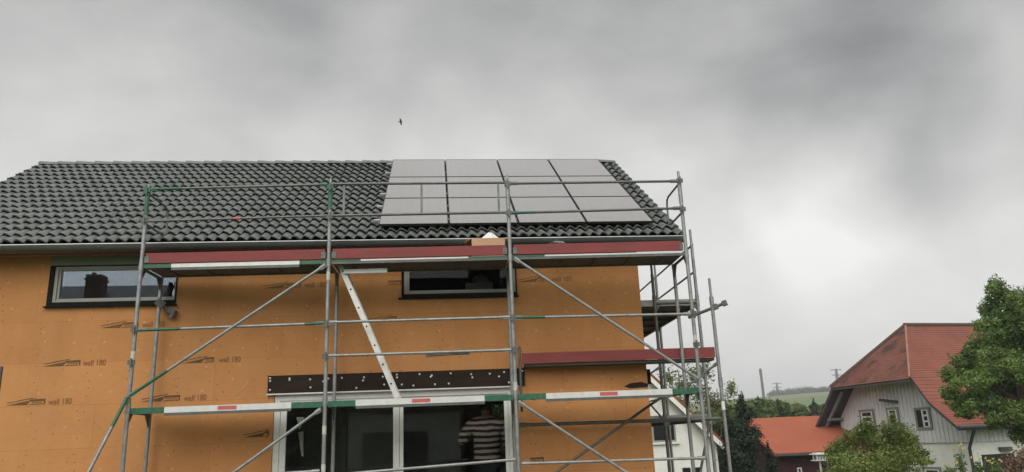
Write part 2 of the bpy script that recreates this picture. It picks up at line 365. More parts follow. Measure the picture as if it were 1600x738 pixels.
mb = MB(); mb.box((ULW+.3, .3, CEIL+.262), (-.3, BV-.3, CEIL+.28)); mb.box((ULW+.3, .3, WT-.02), (-.3, BV-.3, WT+.02)); mb.box((ULW+.3, 2.4, CEIL+.281), (-.3, 2.5, WT-.021)); mb.build('dark_room_lining', M['void'], house)  # near-black sheets added so the upper room looks dark through its window
# roof: wave profiled tiles laid in courses
def tile_sheet(side):
    nrow = 16; ex = (slope+.02)/nrow; per = .152; amp = .0245
    n = int((UR-UL)/per*8); us = [UL+(UR-UL)*i/n for i in range(n+1)]
    prof = lambda u: amp*(math.sin(2*math.pi*(u-UL)/per)+.24*math.sin(4*math.pi*(u-UL)/per+.6))
    mb = MB(); rr = random.Random(3)
    P = (lambda u, s, h: RF(u, s, h)) if side == 0 else (lambda u, s, h: RF(u, s, h)*np.array([1, -1, 1])+np.array([0, 2*RV, 0]))
    for k in range(nrow):
        s0 = k*ex-.02; s1 = (k+1)*ex+.05; h0 = .074; h1 = .016
        jit = {}
        row0 = []; row1 = []; rowb = []
        for i, u in enumerate(us):
            t = int((u-UL)/(2*per)); j = jit.setdefault(t, rr.uniform(-.006, .006))
            uu = u + (.004 if k % 2 else 0)
            row0.append(P(uu, s0+j, h0+prof(u)+j)); row1.append(P(uu, s1, h1+prof(u))); rowb.append(P(uu, s0+j, h0+prof(u)-.018))
        b = len(mb.v)
        for r_ in (rowb, row0, row1): mb.v += [tuple(map(float, p)) for p in r_]
        N = n+1
        for i in range(n):
            mb.f.append([b+i, b+i+1, b+N+i+1, b+N+i]); mb.f.append([b+N+i, b+N+i+1, b+2*N+i+1, b+2*N+i]); mb.mi += [0, 0]
    return mb
roof = tile_sheet(0).build('roof', M['tile'], house, recalc=False)
for p in roof.data.polygons: p.use_smooth = False
tile_sheet(1).build('roof', M['tile'], house, recalc=True)
# roof body below the tiles
mb = MB(); pr = []
for s, h in ((.02, 0), (slope, 0)): pr.append(RF(UL+.05, s, h-.01))
pr.append(np.array([1, -1, 1])*RF(UL+.05, .02, -.01)+np.array([0, 2*RV, 0])); pr.append(np.array([1, -1, 1])*RF(UL+.05, .02, -.16)+np.array([0, 2*RV, 0]))
pr.append(RF(UL+.05, slope, -.17)); pr.append(RF(UL+.05, .02, -.16))
mb.prism(pr, (UR-UL-.1, 0, 0)); mb.build('roof_deck', M['darkwood'], house)
nrc = 33
for k in range(nrc):
    u0 = UL-.01+(UR-UL)*k/nrc; u1 = u0+(UR-UL)/nrc+.05; mb = MB()
    A = []; B = []
    for j in range(9):
        t = math.pi*j/8; y = math.cos(t)*.13; z = math.sin(t)*.10
        A.append((u0, RV-y*1.04, RZ+.012+z*.95)); B.append((u1, RV-y*.94, RZ+.0+z*.80))
    for j in range(8): mb.face([A[j], B[j], B[j+1], A[j+1]])
    mb.face(A[::-1]); mb.face(B)
    mb.build('ridge_cap', M['tile'], roof, smooth=True)
# verge tiles down the right hand gable edge
for uu, sg in ((UR, 1), (UL, -1)):
    mb = MB(); ex = (slope+.02)/16
    for k in range(16):
        a0, a1 = k*ex-.02, (k+1)*ex+.03
        for w in (0,):
            p = [RF(uu-.02*sg, a0, .09), RF(uu+.045*sg, a0, .075), RF(uu+.045*sg, a1, .03), RF(uu-.02*sg, a1, .05)]
            mb.prism([p[0], p[1], RF(uu+.045*sg, a0, -.10), RF(uu-.02*sg, a0, -.10)], (p[3]-p[0])*1.0)
    mb.build('verge_tiles', M['tile'], roof)
# gutter: half round trough with a bright rolled rim, hangers inside
mb = MB(); gz = ZE-.035; gv = EV-.055; gr = .072
def troughs(u0, u1, r, n=10):
    A = []
    for j in range(n+1):
        t = math.pi+math.pi*j/n; A.append((gv+r*math.cos(t), gz-.0+r*math.sin(t)*1.15))
    for j in range(n): mb.face([(u0, *A[j]), (u1, *A[j]), (u1, *A[j+1]), (u0, *A[j+1])])
    mb.face([(u0, *q) for q in A]); mb.face([(u1, *q) for q in A])
troughs(UL+.02, UR+.02, gr)
gut = mb.build('gutter', M['zinc'], house, smooth=False)
mb = MB(); mb.tube((UL+.02, gv-gr-.002, gz+.003), (UR+.02, gv-gr-.002, gz+.003), .010, n=8); mb.build('gutter_rim', M['zincrim'], gut, smooth=True)
k = UL+.4
while k < UR:
    mb = MB(); mb.box((k, gv-gr-.006, gz-.05), (k+.012, gv-gr-.0035, gz-.012)); k += 1.3
    mb.build('gutter_bracket', M['zinc'], gut)
# eaves board and soffit
mb = MB(); mb.box((UL+.06, EV+.02, ZE-.10), (UR-.06, EV+.045, ZE-.0)); mb.box((UL+.06, EV+.045, ZE-.10), (UR-.06, -.002, ZE-.08)); mb.build('eaves_board', M['soffit'], house)

# windows of the upper floor
def strip_window(h, gl, narrow, bl):
    u0, u1, z0, z1 = h
    kr = .25 if narrow else 1.0
    mb = MB(); frame_ring(mb, u0-.055*bl, u1+.010, z0-.045, z1+.006, .055*bl+.010, -.022, .12, wb=.053, wt=.012, wr=.016); w = mb.build('window', M['black'], house)
    mb = MB(); frame_ring(mb, u0+.012, u1-.007, z0+.010, z1-.004, .045, -.006, .075, wb=.030, wt=.028, wr=.045*kr); frame_ring(mb, u0+.058, u1-.008-.045*kr, z0+.041, z1-.033, .032, .012, .07, wb=.024, wt=.026, wr=.032*kr); mb.build('frame', M['frame'], w, bevel=.003)
    mb = MB(); mb.box((u0+.089, .04, z0+.064), (u1-.008-.077*kr, .046, z1-.058)); mb.build('pane', gl, w)
    mb = MB(); mb.box((u0-.075, -.065, z0-.068), (u1+.03, .0, z0-.052)); mb.build('sill', M['black'], w)
    return w
strip_window(w1, M['glass'], True, 1.0); strip_window(w2, M['dimglass'], False, .45)
sb0 = hv(80, 415, -.03); sb1 = hv(276, 399, -.03)
mb = MB(); mb.box((sb0[0], -.05, w1[3]+.008), (sb1[0], -.002, ZE-.102)); mb.build('shutter_box', M['shutter'], house, bevel=.004)

# patio door
u0, u1, z0, z1 = d1
mb = MB(); frame_ring(mb, u0+.004, u1-.004, z0, z1-.004, .085, .02, .12); mu = hv(624, 690, .06)[0]
door = mb.build('patio_door', M['whiteframe'], house, bevel=.004)
mb = MB(); frame_ring(mb, u0+.09, mu-.002, z0+.09, z1-.09, .085, .035, .10); mb.build('door_sash', M['whiteframe'], door, bevel=.004)
mb = MB(); frame_ring(mb, mu+.002, u1-.09, z0+.09, z1-.09, .055, .045, .10); mb.build('door_sash', M['whiteframe'], door, bevel=.004)
mb = MB(); mb.box((u0+.176, .066, z0+.176), (mu-.088, .072, z1-.176)); mb.build('pane', M['doorglass'], door)
mb = MB(); mb.box((mu+.058, .066, z0+.146), (u1-.146, .072, z1-.146)); mb.build('pane', M['doorglass'], door)
mb = MB(); mb.beam((mu-.07, .02, z0+.70), (mu-.07, .02, z0+.84), .03, .02); mb.beam((mu-.07, -.02, z0+.79), (mu-.19, -.02, z0+.79), .016, .022); mb.beam((mu-.07, .02, z0+.79), (mu-.07, -.03, z0+.79), .016, .02); mb.build('handle', M['alu'], door)
# shutter rail above the door and dark screwed lintel board
la = hv(419, 587, -.03); lb = hv(420, 616, -.03); lc = hv(820, 592, -.03)
lz0, lz1 = lb[1]+.005, la[1]-.005
mb = MB(); mb.box((la[0], -.032, lz0), (lc[0], -.002, lz1)); lintel = mb.build('lintel_board', M['lintel'], house)
mb = MB(); mb.box((la[0]-.01, -.055, lz0-.022), (lc[0]-.1, -.002, lz0-.003)); mb.m = 1; mb.box((u0+.02, -.02, z1+.002), (u1, -.004, max(z1+.01, lz0-.026))); mb.build('shutter_rail', [M['alu'], M['frame']], house)
scr = MB(); scr.path([(0, 0, 0), (0, -.007, 0), (0, -.012, 0)], [.02, .018, .010], 10)
s0 = None; rr = random.Random(5); L = lc[0]-la[0]; Hh = lz1-lz0
spots = [(.035, .05), (.03, .25), (.032, .175)]
for i in range(1, 15):
    uu = .03+i*(L-.06)/14; spots.append((uu+rr.uniform(-.05, .05), Hh-.05+rr.uniform(-.02, .01)))
    if i % 2: spots.append((uu+rr.uniform(-.09, .04), Hh*.62+rr.uniform(-.02, .03)))
    if rr.random() < .7: spots.append((uu+rr.uniform(-.1, .06), .05+rr.uniform(-.01, .03)))
for a, b in spots:
    if s0 is None:
        s0 = scr.build('screw', M['screw'], lintel, smooth=True); o = s0
    else:
        o = s0.copy(); col.objects.link(o); o.parent = lintel
    o.scale = (.8, 1, .8); o.location = (la[0]+min(a, L-.03), -.032, lz0+min(max(b, .035), Hh-.035))

# prints on the fibreboards: a wedge running into a dark box, lettering after it
def text_mesh(body, size):
    cu = bpy.data.curves.new('lettering', 'FONT'); cu.body = body; cu.size = size; cu.extrude = .0006
    t = bpy.data.objects.new('lettering', cu); col.objects.link(t)
    dg = bpy.context.evaluated_depsgraph_get(); dg.update()
    me = bpy.data.meshes.new_from_object(t.evaluated_get(dg)); bpy.data.objects.remove(t); bpy.data.curves.remove(cu)
    return me
def printed(x0, x1, y, tx=None, full=True, word='wall 180', pale=False):
    a = hv(x0, y); b = hv(x1, y); L = b[0]-a[0] if full else .5; o0 = a[0] if full else b[0]-L
    Z = a[1]; v = -.0035
    P = lambda u, z: (u, v, Z+z)
    mb = MB(); d = (0, .0015, 0)
    umin = o0 if full else a[0]
    if full:
        mb.prism([P(o0, .0), P(o0+.27, .0), P(o0+.31, .062), P(o0+.28, .055)], d)
        mb.prism([P(o0+.01, .030), P(o0+.16, .052), P(o0+.16, .060), P(o0, .038)], d)
        mb.prism([P(o0+.15, .055), P(o0+.35, .088), P(o0+.35, .096), P(o0+.15, .066)], d)
    s0 = max(o0+.30, umin)
    mb.prism([P(s0, .045), P(o0+L, .048), P(o0+L, .078), P(s0, .072)], d)
    mb.prism([P(s0, .0), P(o0+L, .004), P(o0+L, .014), P(s0, .010)], d)
    mb.prism([P(o0+L-.018, .016), P(o0+L, .016), P(o0+L, .046), P(o0+L-.018, .046)], d)
    k = s0+.03
    while k < o0+L-.04:
        mb.prism([P(k, .022), P(k+.012, .022), P(k+.012, .038), P(k, .038)], d); k += .022
    mk = mb.build('printed_mark', M['printpale'] if pale else M['print'], wall)
    if tx is not None:
        me = text_mesh(word, .125); me.materials.clear(); me.materials.append(M['printpale'])
        t = bpy.data.objects.new('printed_lettering', me); col.objects.link(t); t.parent = wall
        p = hv(tx, y); t.location = (p[0], -.004, p[1]+.012); t.rotation_euler = (R(90), 0, 0); t.scale = (.74, .92, 1)
printed(10, 70, 634, 75); printed(67, 125, 573, 129); printed(157, 216, 513, 222); printed(284, 334, 568, 341); printed(221, 281, 628, 287)
printed(379, 420, 684); printed(412, 470, 451, 476, pale=True); printed(575, 620, 503, None, pale=True); printed(606, 627, 446, None, False, pale=True)
printed(810, 850, 441, 862, pale=True); printed(822, 850, 724, None, False)

# torn board edge, scratch and corner bracket
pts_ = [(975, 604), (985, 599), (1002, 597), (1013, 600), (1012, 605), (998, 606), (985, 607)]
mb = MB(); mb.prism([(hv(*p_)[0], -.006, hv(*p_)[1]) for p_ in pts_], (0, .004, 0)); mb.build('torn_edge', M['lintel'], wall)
mb = MB(); mb.path([(hv(*p_)[0], -.002, hv(*p_)[1]) for p_ in ((362, 620), (372, 615), (381, 606), (388, 597))], .004, 5); mb.build('scratch', M['scratch'], wall)
c_ = hv(1012, 600); d_ = hv(1012, 577); mb = MB(); mb.box((.002, .02, c_[1]), (.06, .10, d_[1])); mb.build('corner_bracket', M['black'], house)
# ------------------------------------------------------------------ solar panels on the roof
pa = onroof(592, 350, .15); pb = onroof(1021, 346, .15); pt = onroof(780, 257, .15)
pL, pR, pB, pT = pa[0], pb[0], .5*(pa[1]+pb[1]), pt[1]
print('pv', pa, pb, pt, slope)
pT = slope-.135
g = .022; pw = (pR-pL-3*g)/4; ph = (pT-pB-2*g)/3
mb = MB(); frame_ring(mb, 0, pw, 0, 0.001, .01, 0, .001)
def pv_box(mb, a, b, c, d, h0, h1):
    mb.box((a, c, h0), (b, d, h1))
mbf = MB(); fw = .011
pv_box(mbf, 0, pw, 0, fw, 0, .036); pv_box(mbf, 0, pw, ph-fw, ph, 0, .036); pv_box(mbf, 0, fw, fw, ph-fw, 0, .036); pv_box(mbf, pw-fw, pw, fw, ph-fw, 0, .036)
mbg = MB(); pv_box(mbg, fw, pw-fw, fw, ph-fw, .012, .0335)
proto = None; pit = math.atan2(sd[2], sd[1])
cols_ = ['in the leftmost column beside the bare tiles', 'in the second column from the left', 'in the third column from the left', 'in the rightmost column nearest the roof verge']
rows_ = ['lowest row above the gutter', 'middle row', 'top row below the ridge']
for r_ in range(3):
    for c_ in range(4):
        lab = 'dark solar panel %s, %s' % (cols_[c_], rows_[r_])
        if proto is None:
            proto = thing('solar_panel', lab, 'solar panel', group='solar panels on the roof'); mbf.build('panel_frame', M['pvframe'], proto); mbg.build('cell_sheet', M['pv'], proto); o = proto
        else: o = copy_tree(proto); o['label'] = lab
        p = RF(pL+c_*(pw+g), pB+r_*(ph+g), .115); o.location = HW(*p); o.rotation_mode = 'XYZ'
        o.rotation_euler = (pit, 0, HT)
# mounting rails stick out a little to the left of the array
mr = None
for s in (.35, 1.1, 1.85, 2.6, 3.35, 4.1):
    mb = MB(); q = []
    u0_, u1_ = pL-.09-.03*(s % .7), pR-.02
    a, b = RF(u0_, pB+s, .092), RF(u1_, pB+s, .092); mb.beam(a, b, .04, .034, up=sn_); mb.build('mounting_rail', M['railalu'], house)

# ------------------------------------------------------------------ scaffold along the front
scf = thing('scaffold', 'steel facade scaffold with red toe boards along the front of the orange house', 'scaffold', (0, 0, 0))
XS = [0.0, 2.5, 5.0, 7.5]; IN = .70
Z1 = G; Z2 = G+1.90
TR = .0265
def part(mb, name, mats, parent=scf, smooth=True): return mb.build(name, mats, parent, smooth=smooth, world=True)
tops = [3.05, 3.08, 3.09, 3.10]
for i, x in enumerate(XS):
    mb = MB(); mb.tube((x, 0, .12), (x, 0, G+tops[i]-.28), TR, n=12); mb.tube((x, 0, G+tops[i]-.30), (x, 0, G+tops[i]), .019, n=10)
    mb.m = 1 if i < 2 else 0
    mb.tube((x, 0, G+tops[i]-.46), (x, 0, G+tops[i]-.12), TR+.004, n=12)
    mb.m = 2; mb.tube((x, 0, .02), (x, 0, .12), .019); mb.box((x-.075, -.075, 0), (x+.075, .075, .02))
    mb.m = 3
    for z in ([G+.62], [G+1.62, G-.42, G-.9], [G+.05], [G+.6])[i]: mb.tube((x, 0, z), (x, 0, z+.11), TR+.0012, n=12)
    mb.m = 0
    for z in (Z1-.0, Z2-.03): mb.tube((x, 0, z-.06), (x, 0, z+.05), TR+.006, n=12)
    post = part(mb, 'post', [M['steel'], M['green'], M['darksteel'], M['band']])
    mb = MB(); mb.tube((x, IN, .12), (x, IN, Z2-.02), TR, n=12); mb.tube((x, IN, .02), (x, IN, .12), .019); mb.box((x-.075, IN-.075, 0), (x+.075, IN+.075, .02))
    for z in (Z1, Z2-.03): mb.tube((x, IN, z-.07), (x, IN, z-.01), TR+.005, n=12)
    part(mb, 'post', [M['steel']])
    for z in (Z1, Z2):
        mb = MB(); mb.tube((x, 0, z-.05), (x, IN, z-.05), .022)
        for y0, y1 in ((.0, .16), (IN, IN-.16)):
            mb.prism([(x-.006, y0, z-.06), (x-.006, y1, z-.06), (x-.006, y0, z-.26)], (.012, 0, 0))
        part(mb, 'transom', M['darksteel'], smooth=False)
    # wedge couplers and hooks that carry the rails
    for z in (G+.58, G+1.01, G+2.516, G+2.95):
        mb = MB(); mb.box((x-.045, -.042, z-.03), (x+.045, -.022, z+.03)); mb.box((x-.012, -.06, z-.06), (x+.012, -.042, z+.055)); part(mb, 'wedge_coupler', M['green'] if i < 2 and z > G+2.8 else M['darksteel'], smooth=False)
def rail(x0, z0, x1, z1, r=.019, y=-.035, g0=0.0, g1=0.0, name='guard_rail', parent=scf, mark=False, m_='steel'):
    mb = MB(); a = Vector((x0, y, z0)); b = Vector((x1, y, z1)); d = (b-a); L = d.length; d.normalize()
    c0 = a+d*g0; c1 = b-d*g1
    mb.tube(c0, c1, r)
    mb.m = 1
    if g0: mb.tube(a, c0-d*.001, r+.001)
    if g1: mb.tube(c1+d*.001, b, r+.001)
    mb.m = 0
    for q, e in ((a, d), (b, -d)): mb.beam(q-e*.0, q+e*.10, .012, r*2.7)
    if mark: mb.m = 2; mb.tube(a+d*L*.475, a+d*L*.515, r+.0012)
    return part(mb, name, [M[m_], M['green'], M['redmark']])
# top guard rails
rail(.05, G+2.96, 2.46, G+2.985, g0=.42, g1=.12, m_='midsteel'); rail(.05, G+2.50, 2.46, G+2.525, r=.016, mark=True, m_='midsteel')
rail(7.46, G+2.94, 5.04, G+2.95, m_='midsteel'); rail(5.04, G+2.51, 7.46, G+2.53, g0=.35, m_='midsteel')
mb = MB(); y = -.035
mb.tube((2.54, y, G+2.99), (4.96, y, G+2.965), .019); mb.tube((2.54, y, G+2.525), (4.96, y, G+2.52), .019)
for px_ in (538, 659, 779):
    xx = at(px_, 315, 0)[0]; mb.beam((xx, y, G+2.53), (xx, y, G+2.96), .03, .02, up=(0, 1, 0))
part(mb, 'guard_rail_frame', M['midsteel'])
# rails of the lower lift
rail(.05, G+1.00, 2.46, G+1.02, g0=.55, g1=.25); rail(2.54, G+1.03, 4.96, G+1.03); rail(5.04, G+1.02, 7.46, G+1.0, g0=.4)
rail(2.54, G+.585, 4.96, G+.585); rail(4.4, G+.56, 3.82, G+.545, r=.014, y=-.02, m_='darksteel')
rail(.05, G-.92, 2.46, G-.87); rail(2.54, G-.93, 4.96, G-.83); rail(5.04, G-.885, 7.46, G-.91)
# diagonals
def brace(p0, p1, m_='steel', g0=0.0, r=.020, parent=scf):
    a, b = Vector(p0), Vector(p1); d = (b-a).normalized(); mb = MB(); c0 = a+d*g0
    mb.tube(c0, b, r)
    if g0: mb.m = 1; mb.tube(a, c0-d*.001, r+.001)
    mb.m = 0
    for q, e in ((a, d), (b, -d)): mb.beam(q, q+e*.09, .014, r*2.8)
    return part(mb, 'diagonal_brace', [M[m_], M['green']], parent)
brace((.02, -.05, G+.15), (2.47, -.05, G+1.82), g0=.55); brace((2.46, -.05, G-.10), (.05, -.05, G-1.78))
brace((5.05, -.05, G+1.85), (7.46, -.05, G+.12)); brace((5.03, -.05, G-.10), (7.40, -.05, G-1.75))
brace((7.26, .74, G+.0), (4.98, .74, G-1.4), 'darksteel')
rail(5.08, G-.385, 7.98, G-.40, r=.026, y=.76, m_='darksteel')
# raking support at the left end
brace((.0, -.05, G+.14), (-.62, -.75, .04), g0=.4, r=.022)
# decks
def deck(x0, x1, z, g0, g1, mark=True, name='deck', eh=.075):
    mb = MB(); a, b = x0+.035, x1-.035
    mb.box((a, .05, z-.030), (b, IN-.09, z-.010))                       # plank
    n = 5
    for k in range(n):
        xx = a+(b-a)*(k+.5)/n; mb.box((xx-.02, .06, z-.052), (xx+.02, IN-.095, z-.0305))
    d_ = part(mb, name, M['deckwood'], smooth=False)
    mb = MB()
    for (p, q, mi) in ((a, a+g0, 1), (a+g0, b-g1, 0), (b-g1, b, 1)):
        mb.m = mi; mb.box((p, .0, z-eh), (q, .049, z))
        if mi == 0 or eh < .04:
            mb.m = 3; mb.box((p, .004, z-eh-.035), (q, .03, z-eh-.0005))
    if mark: mb.m = 2; c = (a+b)/2+.0; mb.box((c-.12, -.002, z-.06), (c+.12, -.0005, z-.012))
    part(mb, 'deck_edge', [M['alu'], M['green'], M['redmark'], M['darksteel']], d_, smooth=False)
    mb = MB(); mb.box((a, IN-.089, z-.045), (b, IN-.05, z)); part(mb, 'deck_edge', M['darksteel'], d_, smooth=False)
deck(0, 2.5, Z1, .42, .40); deck(2.5, 5.0, Z1, .36, .38); deck(5.0, 7.5, Z1, .37, .35)
deck(0, 2.5, Z2, .36, .36, False, eh=.052); deck(2.5, 5.0, Z2, .40, .55, False, eh=.022); deck(5.0, 7.5, Z2, .45, .02, False, eh=.022)
mb = MB(); mb.box((2.68, .16, Z2-.16), (3.28, .21, Z2-.10)); part(mb, 'hatch_beam', M['alu'], smooth=False)
for i in range(3):
    mb = MB(); a, b = XS[i]+.05, XS[i+1]-.05; mb.box((a, -.012, Z2+.012), (b, .018, Z2+.152))
    t_ = part(mb, 'toe_board', M['toeboard'], smooth=False)
    for q in (a-.01, b-.05):
        mb = MB(); mb.box((q, -.018, Z2+.02), (q+.06, -.0125, Z2+.11)); part(mb, 'toe_board_fitting', M['darksteel'], t_, smooth=False)
# end guards bent from tube
def end_guard(x, y0=.02, y1=.74, m_='darksteel'):
    mb = MB(); z0, z1 = G+2.48, G+2.92
    mb.path([(x, y0, z1), (x, y1-.12, z1), (x, y1-.03, z1-.03), (x, y1, z1-.12), (x, y1, z0+.12), (x, y1-.03, z0+.03), (x, y1-.12, z0), (x, y0, z0)], .015, 8)
    part(mb, 'end_guard', M[m_])
end_guard(0); end_guard(7.5)
# bracket with coupler on the inner post below the left window
mb = MB(); p0 = (0, IN, G+1.50); p1 = at(270, 490, .79); mb.tube(p0, p1, .024); d = Vector(p1)-Vector(p0); d.normalize()
mb.tube(Vector(p1)-Vector((.02, 0, .06)), Vector(p1)+Vector((.02, 0, .05)), .045); mb.beam(Vector(p0)-d*.05, Vector(p0)+d*.07, .09, .10); mb.beam(Vector(p1)-d*.09, Vector(p1)-d*.02, .075, .085); part(mb, 'wall_tie', M['darksteel'])
# the console bay that closes the corner: outer post, red board, deck
XC = 8.05; YC = .78
mb = MB(); mb.tube((XC, YC, .1), (XC, YC, G+1.38), TR, n=12); mb.tube((XC, YC, G+1.36), (XC, YC, G+1.66), .019); mb.box((XC-.075, YC-.075, 0), (XC+.075, YC+.075, .02)); mb.tube((XC, YC, .02), (XC, YC, .1), .019)
mb.tube((XC, YC, G+1.25), (XC, YC, G+1.38), TR+.006); mb.tube((XC, YC, G+.05), (XC, YC, G+.18), TR+.005)
mb.m = 1; mb.tube((XC, YC, G-.28), (XC, YC, G-.16), TR+.001)
part(mb, 'post', [M['steel'], M['paper']])
mb = MB(); mb.tube((5.13, YC, G-.2), (5.13, YC, G+.72), .02); part(mb, 'post', M['darksteel'])
mb = MB(); mb.box((5.16, YC-.02, G+.475), (8.01, YC+.01, G+.625)); part(mb, 'toe_board', M['toeboard'], smooth=False)
mb = MB(); mb.box((5.2, YC+.02, G+.435), (8.0, YC+.31, G+.474)); part(mb, 'deck', M['deckwood'], smooth=False)
brace((XC, YC, G+.40), (7.5, .70, G+.05), 'darksteel', r=.017)
mb = MB(); a, b = Vector((7.72, .95, G+1.10)), Vector((8.24, .70, G+1.27)); mb.tube(a, b, .024)
for t in (.12, .72, .96): q = a.lerp(b, t); mb.beam(q-(b-a)*.06, q+(b-a)*.06, .085, .075)
part(mb, 'coupler_tube', M['darksteel'])

# ------------------------------------------------------------------ scaffold along the gable
AX, BX, SY = 7.43, 8.14, 1.75
sg = thing('scaffold', 'dark steel scaffold standing along the right gable of the orange house', 'scaffold', (AX, SY, 0))
for yy in (SY, SY+2.5, SY+5.0):
    for x, top in ((AX, 2.2), (BX, 2.70)):
        mb = MB(); mb.tube((x, yy, .1), (x, yy, G+top-.25), TR, n=12); mb.tube((x, yy, G+top-.26), (x, yy, G+top), .02); mb.tube((x, yy, .02), (x, yy, .1), .019); mb.box((x-.075, yy-.075, 0), (x+.075, yy+.075, .02))
        for z in (G+1.40, G-.48): mb.tube((x, yy, z), (x, yy, z+.2), TR+.006)
        part(mb, 'post', M['steel'] if x == BX else M['darksteel'], sg)
    for z in (G+1.50, G-.33):
        mb = MB(); mb.tube((AX, yy, z-.03), (BX, yy, z-.03), .024)
        mb.prism([(AX, yy-.006, z-.05), (AX+.1, yy-.006, z-.05), (AX, yy-.006, z-.2)], (0, .012, 0)); mb.prism([(BX, yy-.006, z-.05), (BX-.1, yy-.006, z-.05), (BX, yy-.006, z-.2)], (0, .012, 0))
        part(mb, 'transom', M['darksteel'], sg, smooth=False)
def gdeck(y0, y1, z):
    mb = MB(); mb.box((AX-.35, y0+.03, z), (BX-.03, y1-.03, z+.05))
    for k in range(4): mb.box((AX-.33, y0+.1+(y1-y0-.2)*k/3-.02, z-.05), (BX-.04, y0+.1+(y1-y0-.2)*k/3+.02, z-.001))
    mb.m = 1; mb.box((BX-.029, y0+.03, z-.06), (BX+.0, y1-.03, z+.052)); mb.box((AX-.35, y0-.0, z-.045), (BX-.03, y0+.029, z+.058))
    part(mb, 'deck', [M['deckwood'], M['steel']], sg, smooth=False)
for y0 in (SY, SY+2.5): gdeck(y0, y0+2.5, G+1.47); gdeck(y0, y0+2.5, G-.36)
for y0 in (SY, SY+2.5):
    for zz in (G+2.0, G+2.45): rl = MB(); rl.tube((BX+.03, y0+.04, zz), (BX+.03, y0+2.46, zz), .017); part(rl, 'guard_rail', M['darksteel'], sg)
    for x in (BX,):
        for zz in (G+.1,): rl = MB(); rl.tube((x+.03, y0+.04, zz), (x+.03, y0+2.46, zz), .017); part(rl, 'guard_rail', M['darksteel'], sg)
brace((BX-.02, SY-.03, G-.45), (AX+.3, SY-.03, G-1.7), 'darksteel', r=.02, parent=sg); brace((AX-.30, SY-.02, G-.02), (AX, SY-.02, G-.40), 'darksteel', r=.015, parent=sg)
brace((AX, SY-.03, G+.45), (AX-.35, SY-.03, G+.25), 'darksteel', r=.015, parent=sg)
rail(AX-.02, G+1.0, BX+.02, G+1.0, y=SY+2.5, parent=sg, m_='darksteel')

# ------------------------------------------------------------------ ladder and things left on the deck
lad = thing('ladder', 'pale aluminium ladder leaning in the middle bay of the front scaffold', 'ladder', (3.42, .33, G))
a, b = np.array([2.60, 0, G+1.93]), np.array([3.42, 0, G+.02]); dd = (b-a)/np.linalg.norm(b-a); nn = np.array([dd[2], 0, -dd[0]])
for yy in (.20, .50):
    mb = MB(); mb.beam(a+np.array([0, yy, 0]), b+np.array([0, yy, 0]), .028, .072, up=(0, 1, 0)) if False else None
    mb = MB(); w = .036
    mb.prism([a+nn*w+[0, yy, 0], a-nn*w+[0, yy, 0], b-nn*w+[0, yy, 0], b+nn*w+[0, yy, 0]], (0, .025, 0)); part(mb, 'side_rail', M['alu'], lad, smooth=False)
Ld = np.linalg.norm(b-a)
for k in range(7):
    p = a+dd*(.16+k*.285); mb = MB(); mb.m = 0; mb.tube(p+[0, .226, 0], p+[0, .499, 0], .015)
    mb.m = 1; mb.tube(p+[0, .1985, 0], p+[0, .225, 0], .0135); part(mb, 'rung', [M['alu'], M['void']], lad)
bx = thing('cardboard_box', 'open shallow cardboard box standing on the top scaffold deck by the gutter', 'box', (4.72, .30, Z2))
mb = MB(); p0, p1 = at(737, 383, .25)[0], at(789, 383, .25)[0]; zt = at(763, 373, .25)[2]
x0, x1, y0, y1 = p0, p1, .22, .50; t = .006
mb.box((x0, y0, Z2+.001), (x1, y0+t, zt)); mb.box((x0, y1-t, Z2+.001), (x1, y1, zt)); mb.box((x0, y0+t, Z2+.001), (x0+t, y1-t, zt)); mb.box((x1-t, y0+t, Z2+.001), (x1, y1-t, zt)); mb.box((x0+t, y0+t, Z2+.001), (x1-t, y1-t, Z2+.01))
part(mb, 'box_body', M['card'], bx, smooth=False)
mb = MB(); mb.prism([(x0, y1, zt), (x0-.1, y1, zt-.06), (x0-.1, y0, zt-.06), (x0, y0, zt)], (0, 0, .005)); part(mb, 'box_flap', M['card'], bx, smooth=False)
def crumple(name, label, cx, cy, cz, sx, sy, sz, seed, m_='paper', cat='paper'):
    bm = bmesh.new(); bmesh.ops.create_icosphere(bm, subdivisions=2, radius=1); rr = random.Random(seed)
    for v in bm.verts:
        k = 1+rr.uniform(-.28, .28); v.co = Vector((v.co.x*sx*k, v.co.y*sy*k, max(v.co.z, -.2)*sz*k))
    me = bpy.data.meshes.new(name); bm.to_mesh(me); bm.free(); me.materials.append(M[m_])
    o = bpy.data.objects.new(name, me); col.objects.link(o); o.location = (cx, cy, cz); tag(o, label, cat); return o
q = at(767, 375, .36); mb = MB(); z0_ = zt-.03; zt_ = at(767, 362, .36)[2]
mb.prism([(q[0]+a_, .30+.10*c_, z0_+(zt_-z0_)*c_) for a_, c_ in ((-.20, 0), (-.03, 1), (.03, .9), (.02, 0))], (0, .004, 0)); mb.prism([(q[0]+a_, .298+.10*c_+.05*(a_ > .05), z0_+(zt_-z0_)*c_) for a_, c_ in ((.022, 0), (.032, .9), (.07, .6), (.18, 0))], (0, .004, 0))
tag(mb.build('folded_paper', M['paper'], None), 'folded white paper sheet sticking up out of the cardboard box', 'paper')
q = at(871, 379, .4); crumple('plastic_sheet', 'small heap of clear white sheeting on the deck right of the cardboard box', q[0], .4, q[2]-.012, .12, .08, .024, 9)
qa, qb = hv(728, 455, .30), hv(770, 441, .30)
ib = thing('grey_box', 'grey box with crumpled white paper on it behind the upper right window', 'box', HW((qa[0]+qb[0])/2, .34, w2[2]-.1), HT)
hw_ = (qb[0]-qa[0])/2; hz_ = qb[1]-(w2[2]-.1)
mb = MB(); mb.box((-hw_, -.02, 0), (hw_, .22, hz_)); mb.build('box_body', M['plaster'], ib, bevel=.006)
